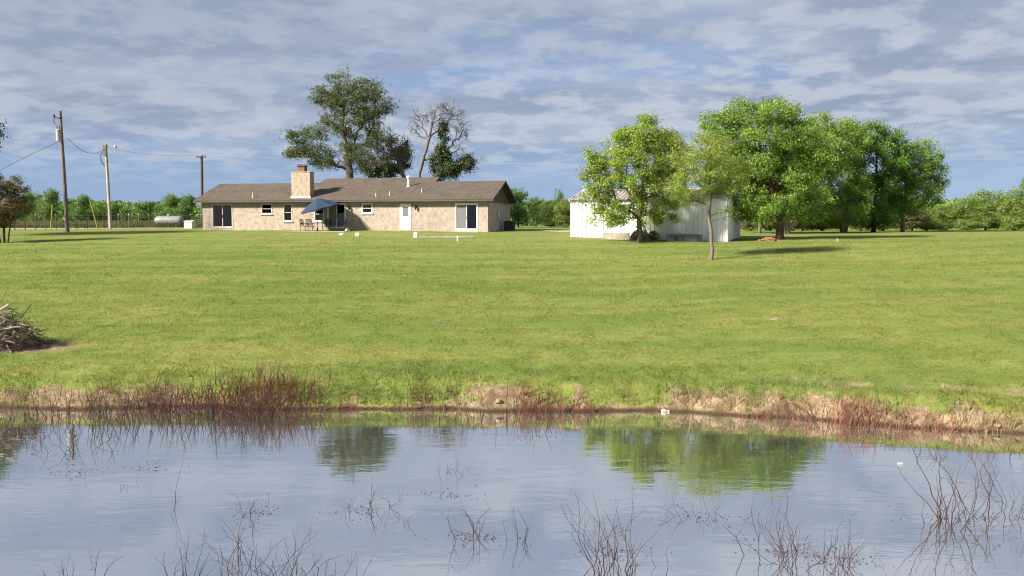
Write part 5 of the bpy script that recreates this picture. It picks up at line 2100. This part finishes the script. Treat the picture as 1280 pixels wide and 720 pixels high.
GS = 'dry red shrubs along the far pond bank'
for i, (px, off, sx, sy, cnt_, hg_, mt, lab) in enumerate((
        (340, 0.2, 0.62, 0.35, 150, 0.92, 'redstem', 'densest dark red dry shrub on the pond bank, below the chimney'),
        (288, 0.05, 0.62, 0.35, 95, 0.82, 'redstem', 'red dry shrub just left of the densest shrub on the bank'),
        (245, 0.0, 0.55, 0.3, 60, 0.66, 'redstem', 'thinner red dry shrub left on the bank, below the house corner'),
        (212, 0.0, 0.40, 0.25, 42, 0.65, 'redstem', 'sparse red stems at the left end of the red shrubs'),
        (150, 0.1, 0.45, 0.2, 22, 0.5, 'tanstem', 'sparse tan dry stems on the left bank'),
        (70, 0.1, 0.3, 0.15, 12, 0.6, 'tanstem', 'few tan dry stems at the far left bank'),
        (440, -0.1, 0.40, 0.15, 24, 0.34, 'redstem', 'low red stems on the bank right of the green tuft'),
        (520, 0.15, 0.32, 0.2, 36, 0.42, 'redstem', 'short red stems on the bank below the white house door'),
        (560, 0.2, 0.30, 0.2, 22, 0.36, 'tanstem', 'short tan stems on the bank left of the bare soil'),
        (672, -0.15, 0.42, 0.25, 95, 0.68, 'redstem', 'low dense red shrub at the waterline, middle of the far bank'),
        (725, -0.15, 0.42, 0.2, 60, 0.52, 'redstem', 'low red shrub at the waterline left of the pale litter'),
        (800, 0.2, 0.35, 0.15, 16, 0.28, 'redstem', 'short red stems on the bank just left of the litter'),
        (950, -0.1, 0.60, 0.18, 44, 0.38, 'redstem', 'short red stems on the bank left of the right-hand red shrub'),
        (1010, -0.1, 0.3, 0.18, 34, 0.4, 'redstem', 'low red stems leading into the right-hand red shrub'),
        (1070, -0.05, 0.44, 0.25, 95, 0.76, 'redstem', 'largest red dry shrub on the right bank'),
        (1125, -0.15, 0.38, 0.18, 50, 0.45, 'redstem', 'low red shrub right of the largest right-bank shrub'),
        (1185, -0.2, 0.46, 0.2, 66, 0.45, 'redstem', 'low red shrub at the waterline near the right edge'),
        (1250, -0.1, 0.35, 0.15, 20, 0.4, 'tanstem', 'few tan stems at the right end of the bank'))):
    stem_clump('dry_shrub', lab, shore_pt(px, off), (sx, sy), int(cnt_ * 1.2), hg_, 0.0112, mt, 200 + i, 'shrub', GS, 1.0, 0.10, 1.3, on_ground=True)

GW = 'dead twigs standing in the pond'
for i, (px, py, sx, sy, cnt_, hg_, r, cu, lab) in enumerate((
        (30, 548, 0.45, 0.3, 12, 0.45, 0.009, .2, 'tangle of thin dead twigs in the water at the far left'),
        (105, 560, 0.40, 0.3, 9, 0.5, 0.008, .2, 'dead twigs in the water right of the far left tangle'),
        (85, 742, 0.16, 0.15, 7, 0.55, 0.006, .12, 'red twigs rising at the bottom left edge of the picture'),
        (237, 735, 0.14, 0.12, 9, 0.72, 0.006, .12, 'thin upright twigs at the bottom, left of the branching dead shrub'),
        (318, 735, 0.24, 0.15, 15, 0.95, 0.0065, .15, 'large branching dead shrub rising from the bottom left water'),
        (368, 733, 0.16, 0.12, 9, 0.62, 0.0065, .16, 'dead shrub at the bottom right of the large branching one'),
        (418, 728, 0.12, 0.1, 6, 0.35, 0.006, .2, 'few low curled twigs at the bottom below the chimney reflection'),
        (318, 640, 0.10, 0.15, 5, 0.38, 0.006, .2, 'small twig clump in mid water left of the pine reflection'),
        (455, 640, 0.16, 0.15, 9, 0.48, 0.006, .2, 'dark twig clump in the water below the pine reflection'),
        (488, 650, 0.10, 0.1, 4, 0.42, 0.005, .22, 'thin curved twigs right of the clump below the pine reflection'),
        (585, 672, 0.15, 0.12, 8, 0.55, 0.006, .2, 'dark twig clump in mid water below the house door'),
        (646, 680, 0.05, 0.05, 3, 0.45, 0.006, .12, 'single upright dark twig right of the mid water clump'),
        (556, 590, 0.20, 0.2, 5, 0.4, 0.006, .22, 'few thin twigs near the bare tree reflection'),
        (765, 722, 0.15, 0.14, 13, 1.15, 0.007, .15, 'tall dead shrub in the water left of the bottom centre right'),
        (790, 735, 0.12, 0.12, 7, 0.9, 0.0065, .15, 'second dead shrub just right of the tall one'),
        (822, 712, 0.05, 0.05, 3, 0.55, 0.006, .2, 'lone forked dark twig right of the tall dead shrub'),
        (878, 648, 0.16, 0.12, 9, 0.42, 0.006, .2, 'low brown twig clump in the green reflection of the trees'),
        (985, 700, 0.24, 0.16, 16, 0.95, 0.0065, .17, 'bushy dead shrub in the water at the lower right'),
        (1050, 708, 0.18, 0.12, 15, 0.50, 0.006, .17, 'low red twig clump right of the bushy dead shrub'),
        (1105, 712, 0.20, 0.10, 4, 0.45, 0.005, .3, 'arching thin twig at the bottom between two dead shrubs'),
        (1166, 655, 0.08, 0.12, 3, 1.15, 0.0085, .12, 'upright dead twigs forming the left of the big right thicket'),
        (1192, 652, 0.16, 0.16, 6, 1.2, 0.0085, .12, 'dense dark base thicket of dead stems at the right'),
        (1218, 646, 0.12, 0.14, 5, 1.3, 0.009, .12, 'tallest red dead stems in the right thicket'),
        (1250, 645, 0.12, 0.12, 4, 1.05, 0.0055, .17, 'sparse dead twigs between the right thicket and the edge'),
        (1276, 640, 0.10, 0.12, 5, 1.05, 0.0065, .15, 'dead twigs cut by the right edge of the picture'),
        (212, 640, 0.03, 0.03, 1, 0.95, 0.005, .12, 'single long curved twig in open water on the left'),
        (100, 600, 0.08, 0.06, 3, 0.28, 0.006, .28, 'small bent twigs near the far left tangle'),
        (150, 605, 0.14, 0.06, 4, 0.30, 0.006, .28, 'small hooped twigs in open water on the left'),
        (1150, 565, 0.4, 0.15, 7, 0.42, 0.006, .2, 'thin red twigs standing off the right bank'),
        (1235, 570, 0.4, 0.15, 8, 0.42, 0.006, .2, 'thin red twigs off the bank at the right edge'))):
    stem_clump('dead_twig_clump', lab, W(px, py), (sx * 1.15, sy * 1.15), int(cnt_ * 1.2) + 1, hg_ * 1.3, r * 1.3, 'twig', 300 + i, 'twigs', GW, 1.1, cu * 1.35, 2.3)
for i, (px, lo, n_, lab) in enumerate(((60, -0.6, 10, 'thin dark stems standing off the left bank'), (130, -0.7, 14, 'thin dark stems standing off the bank, second from left'), (190, -0.6, 16, 'thin dark stems in the water below the left red stems'),
                                       (255, -0.7, 22, 'thin stems in the water before the thinner red shrub'), (320, -0.6, 26, 'thick stand of stems in the water before the densest shrub'), (690, -0.7, 16, 'thin stems in the water before the middle red shrub'),
                                       (600, -0.6, 10, 'few thin stems off the bank before the bare soil'), (1060, -0.6, 14, 'thin stems in the water before the right red shrub'))):
    q = shore_pt(px, lo - 0.35)
    q.z = 0
    stem_clump('dead_twig_clump', lab, q, (0.80, 0.65), int(n_ * (4.0 if px < 400 else 2.4)), 0.85 if px < 400 else 0.55, 0.0120, 'twig', 400 + i, 'twigs', GW, 1.2, 0.13, 1.2)

# reed, litter, floating bits
q = shore_pt(868, 0.05)
mb = MB()
mb.tube([(0, 0, -0.1), (-0.06, 0, 0.35), (-0.15, 0.02, 0.72)], [0.012, 0.010, 0.006], 5)
o = mb.build('dry_reed', 'tanstem')
o.location = q
tag(o, 'single leaning pale dry reed on the bank right of the pale litter', 'reed')
q = shore_pt(833, -0.05)
mb = MB()
mb.bbox(-0.09, 0.06, -0.06, 0.06, -0.03, 0.06, 0.03)
mb.bbox(0.05, 0.15, -0.05, 0.04, -0.03, 0.035, 0.015)
o = mb.build('litter_bag', 'wood_grey')
o.location = (q.x, q.y, 0.02)
tag(o, 'crumpled pale litter lying at the waterline of the far bank', 'litter')
q = W(1126, 580)
mb = MB()
mb.lathe([(0.008, -0.07), (0.016, -0.06), (0.018, -0.03), (0.018, 0.04), (0.009, 0.055), (0.008, 0.075)], (0, 0, 0.01), 10, 'x')
o = mb.build('floating_bottle', 'wood_grey')
o.location = (q.x, q.y, 0.005)
tag(o, 'small pale bottle floating on the pond at the right', 'bottle')
q = shore_pt(845, 0.45)
rock('bank_stone', 'grey stone set in the bank by the bare soil in the middle', shore_pt(623, 0.15) + Vector((0, 0, 0.03)), (0.10, 0.08, 0.07), 'rock', 'stone', 61)
rock('bank_stone', 'brown stone at the right end of the bank', shore_pt(1255, 0.1) + Vector((0, 0, 0.03)), (0.09, 0.07, 0.055), 'rock', 'stone', 62)

n = 900
cl_ = [(30, 548), (105, 590), (185, 585), (318, 640), (455, 640), (585, 672), (765, 690), (878, 648), (985, 690), (1050, 700), (1192, 650), (1230, 648), (670, 545), (300, 540), (560, 620)]
pick = RNG.integers(0, len(cl_), n)
ctr = np.array([list(W(*q_)) for q_ in cl_])[pick]
c = ctr + np.stack([RNG.normal(0, 0.28, n) * RNG.choice([0.5, 1, 2], n), RNG.normal(0, 0.2, n) * RNG.choice([0.5, 1, 2], n), np.full(n, 0.004)], 1)
me = leaves_mesh('floating_debris', c, RNG.uniform(0.015, 0.06, n), unit(np.array([0, 0, 1.0]) + RNG.normal(0, 0.12, (n, 3))), 'twig', 0.6)
tag(link(me, 'floating_debris'), 'dark bits of leaf and twig floating on the pond', 'debris', kind='stuff')

# ------------------------------------------------------------------ brush pile
pl = thing('brush_pile', 'heap of cut grey branches and brushwood at the left edge of the lawn', 'brush pile', PILE)
rg = np.random.default_rng(77)
Wd, Hp = 1.55, 1.62
mb = MB()                             # fine brushwood filling the heap
for k in range(520):
    a = rg.uniform(0, 6.28)
    rr = math.sqrt(rg.uniform(0, 1))
    x, y = -0.35 + Wd * rr * math.cos(a), 0.9 * rr * math.sin(a)
    hmax = Hp * (1 - rr ** 1.6)
    z = rg.uniform(0, 1) * hmax
    dv = Vector((rg.normal(0.15, 0.8), rg.normal(0, 0.6), rg.normal(0, 0.35)))
    L_ = rg.uniform(0.4, 1.0)
    p0 = Vector((x, y, z + 0.05)) - dv.normalized() * L_ * 0.5
    gz = h1(PILE.x + p0.x, PILE.y + p0.y) - PILE.z
    p0.z = max(p0.z, gz)
    grow(mb, p0, dv, L_, rg.uniform(0.006, 0.016), rg, 0.10, 0.8, 1, 3, -0.01)
for k in range(26):                   # twigs standing out at the top and side
    a = rg.uniform(-0.2, 2.2)
    p0 = Vector((rg.uniform(-1.0, 0.9), rg.uniform(-.5, .5), rg.uniform(0.3, 0.8)))
    grow(mb, p0, (math.cos(a), rg.normal(0, .3), abs(math.sin(a))), rg.uniform(0.5, 0.95), 0.009, rg, 0.12, 1.2, 1, 3, 0.0)
o = mb.build('brushwood', 'brushwood_dark', pl)
o['kind'] = 'stuff'
for k in range(46):
    mb = MB()
    a = rg.uniform(0, 6.28)
    rr = math.sqrt(rg.uniform(0, 0.8))
    x, y = -0.45 + Wd * 0.85 * rr * math.cos(a), -0.2 + 0.7 * rr * math.sin(a)
    z = Hp * (1 - rr ** 1.5) * rg.uniform(0.3, 0.95)
    dv = Vector((rg.normal(0, 0.9), rg.normal(0, 0.5), rg.normal(-0.1, 0.42))).normalized()
    L_ = rg.uniform(0.7, 1.7)
    p0 = Vector((x, y, z)) - dv * L_ / 2
    pts = []
    n_ = 7
    bend = Vector(rg.normal(0, 0.10, 3))
    for j in range(n_ + 1):
        f = j / n_
        q = p0 + dv * L_ * f + bend * math.sin(math.pi * f) + Vector(rg.normal(0, 0.015, 3))
        gz = h1(PILE.x + q.x, PILE.y + q.y) - PILE.z
        q.z = max(q.z, gz + 0.02)
        pts.append(q)
    r0 = rg.uniform(0.020, 0.052)
    mb.tube(pts, [r0 * (1 - 0.6 * j / n_) for j in range(n_ + 1)], 7)
    for s in range(rg.integers(0, 3)):
        j = rg.integers(2, n_)
        grow(mb, pts[j], dv + Vector(rg.normal(0, 0.6, 3)), L_ * 0.4, r0 * 0.5, rg, 0.08, 0.6, 1, 4, 0.02)
    mb.build('branch', 'brushwood', pl)
# the big pale forked limb on top
mb = MB()
mb.tube([(-1.3, -0.6, 0.85), (-0.75, -0.62, 1.05), (-0.35, -0.6, 1.14), (0.05, -0.58, 1.30), (0.32, -0.58, 1.47)], [0.06, 0.055, 0.05, 0.04, 0.03], 8)
mb.tube([(-0.35, -0.6, 1.14), (-0.3, -0.62, 1.35), (-0.48, -0.65, 1.62)], [0.035, 0.03, 0.02], 7)
mb.build('branch', 'wood_grey', pl)
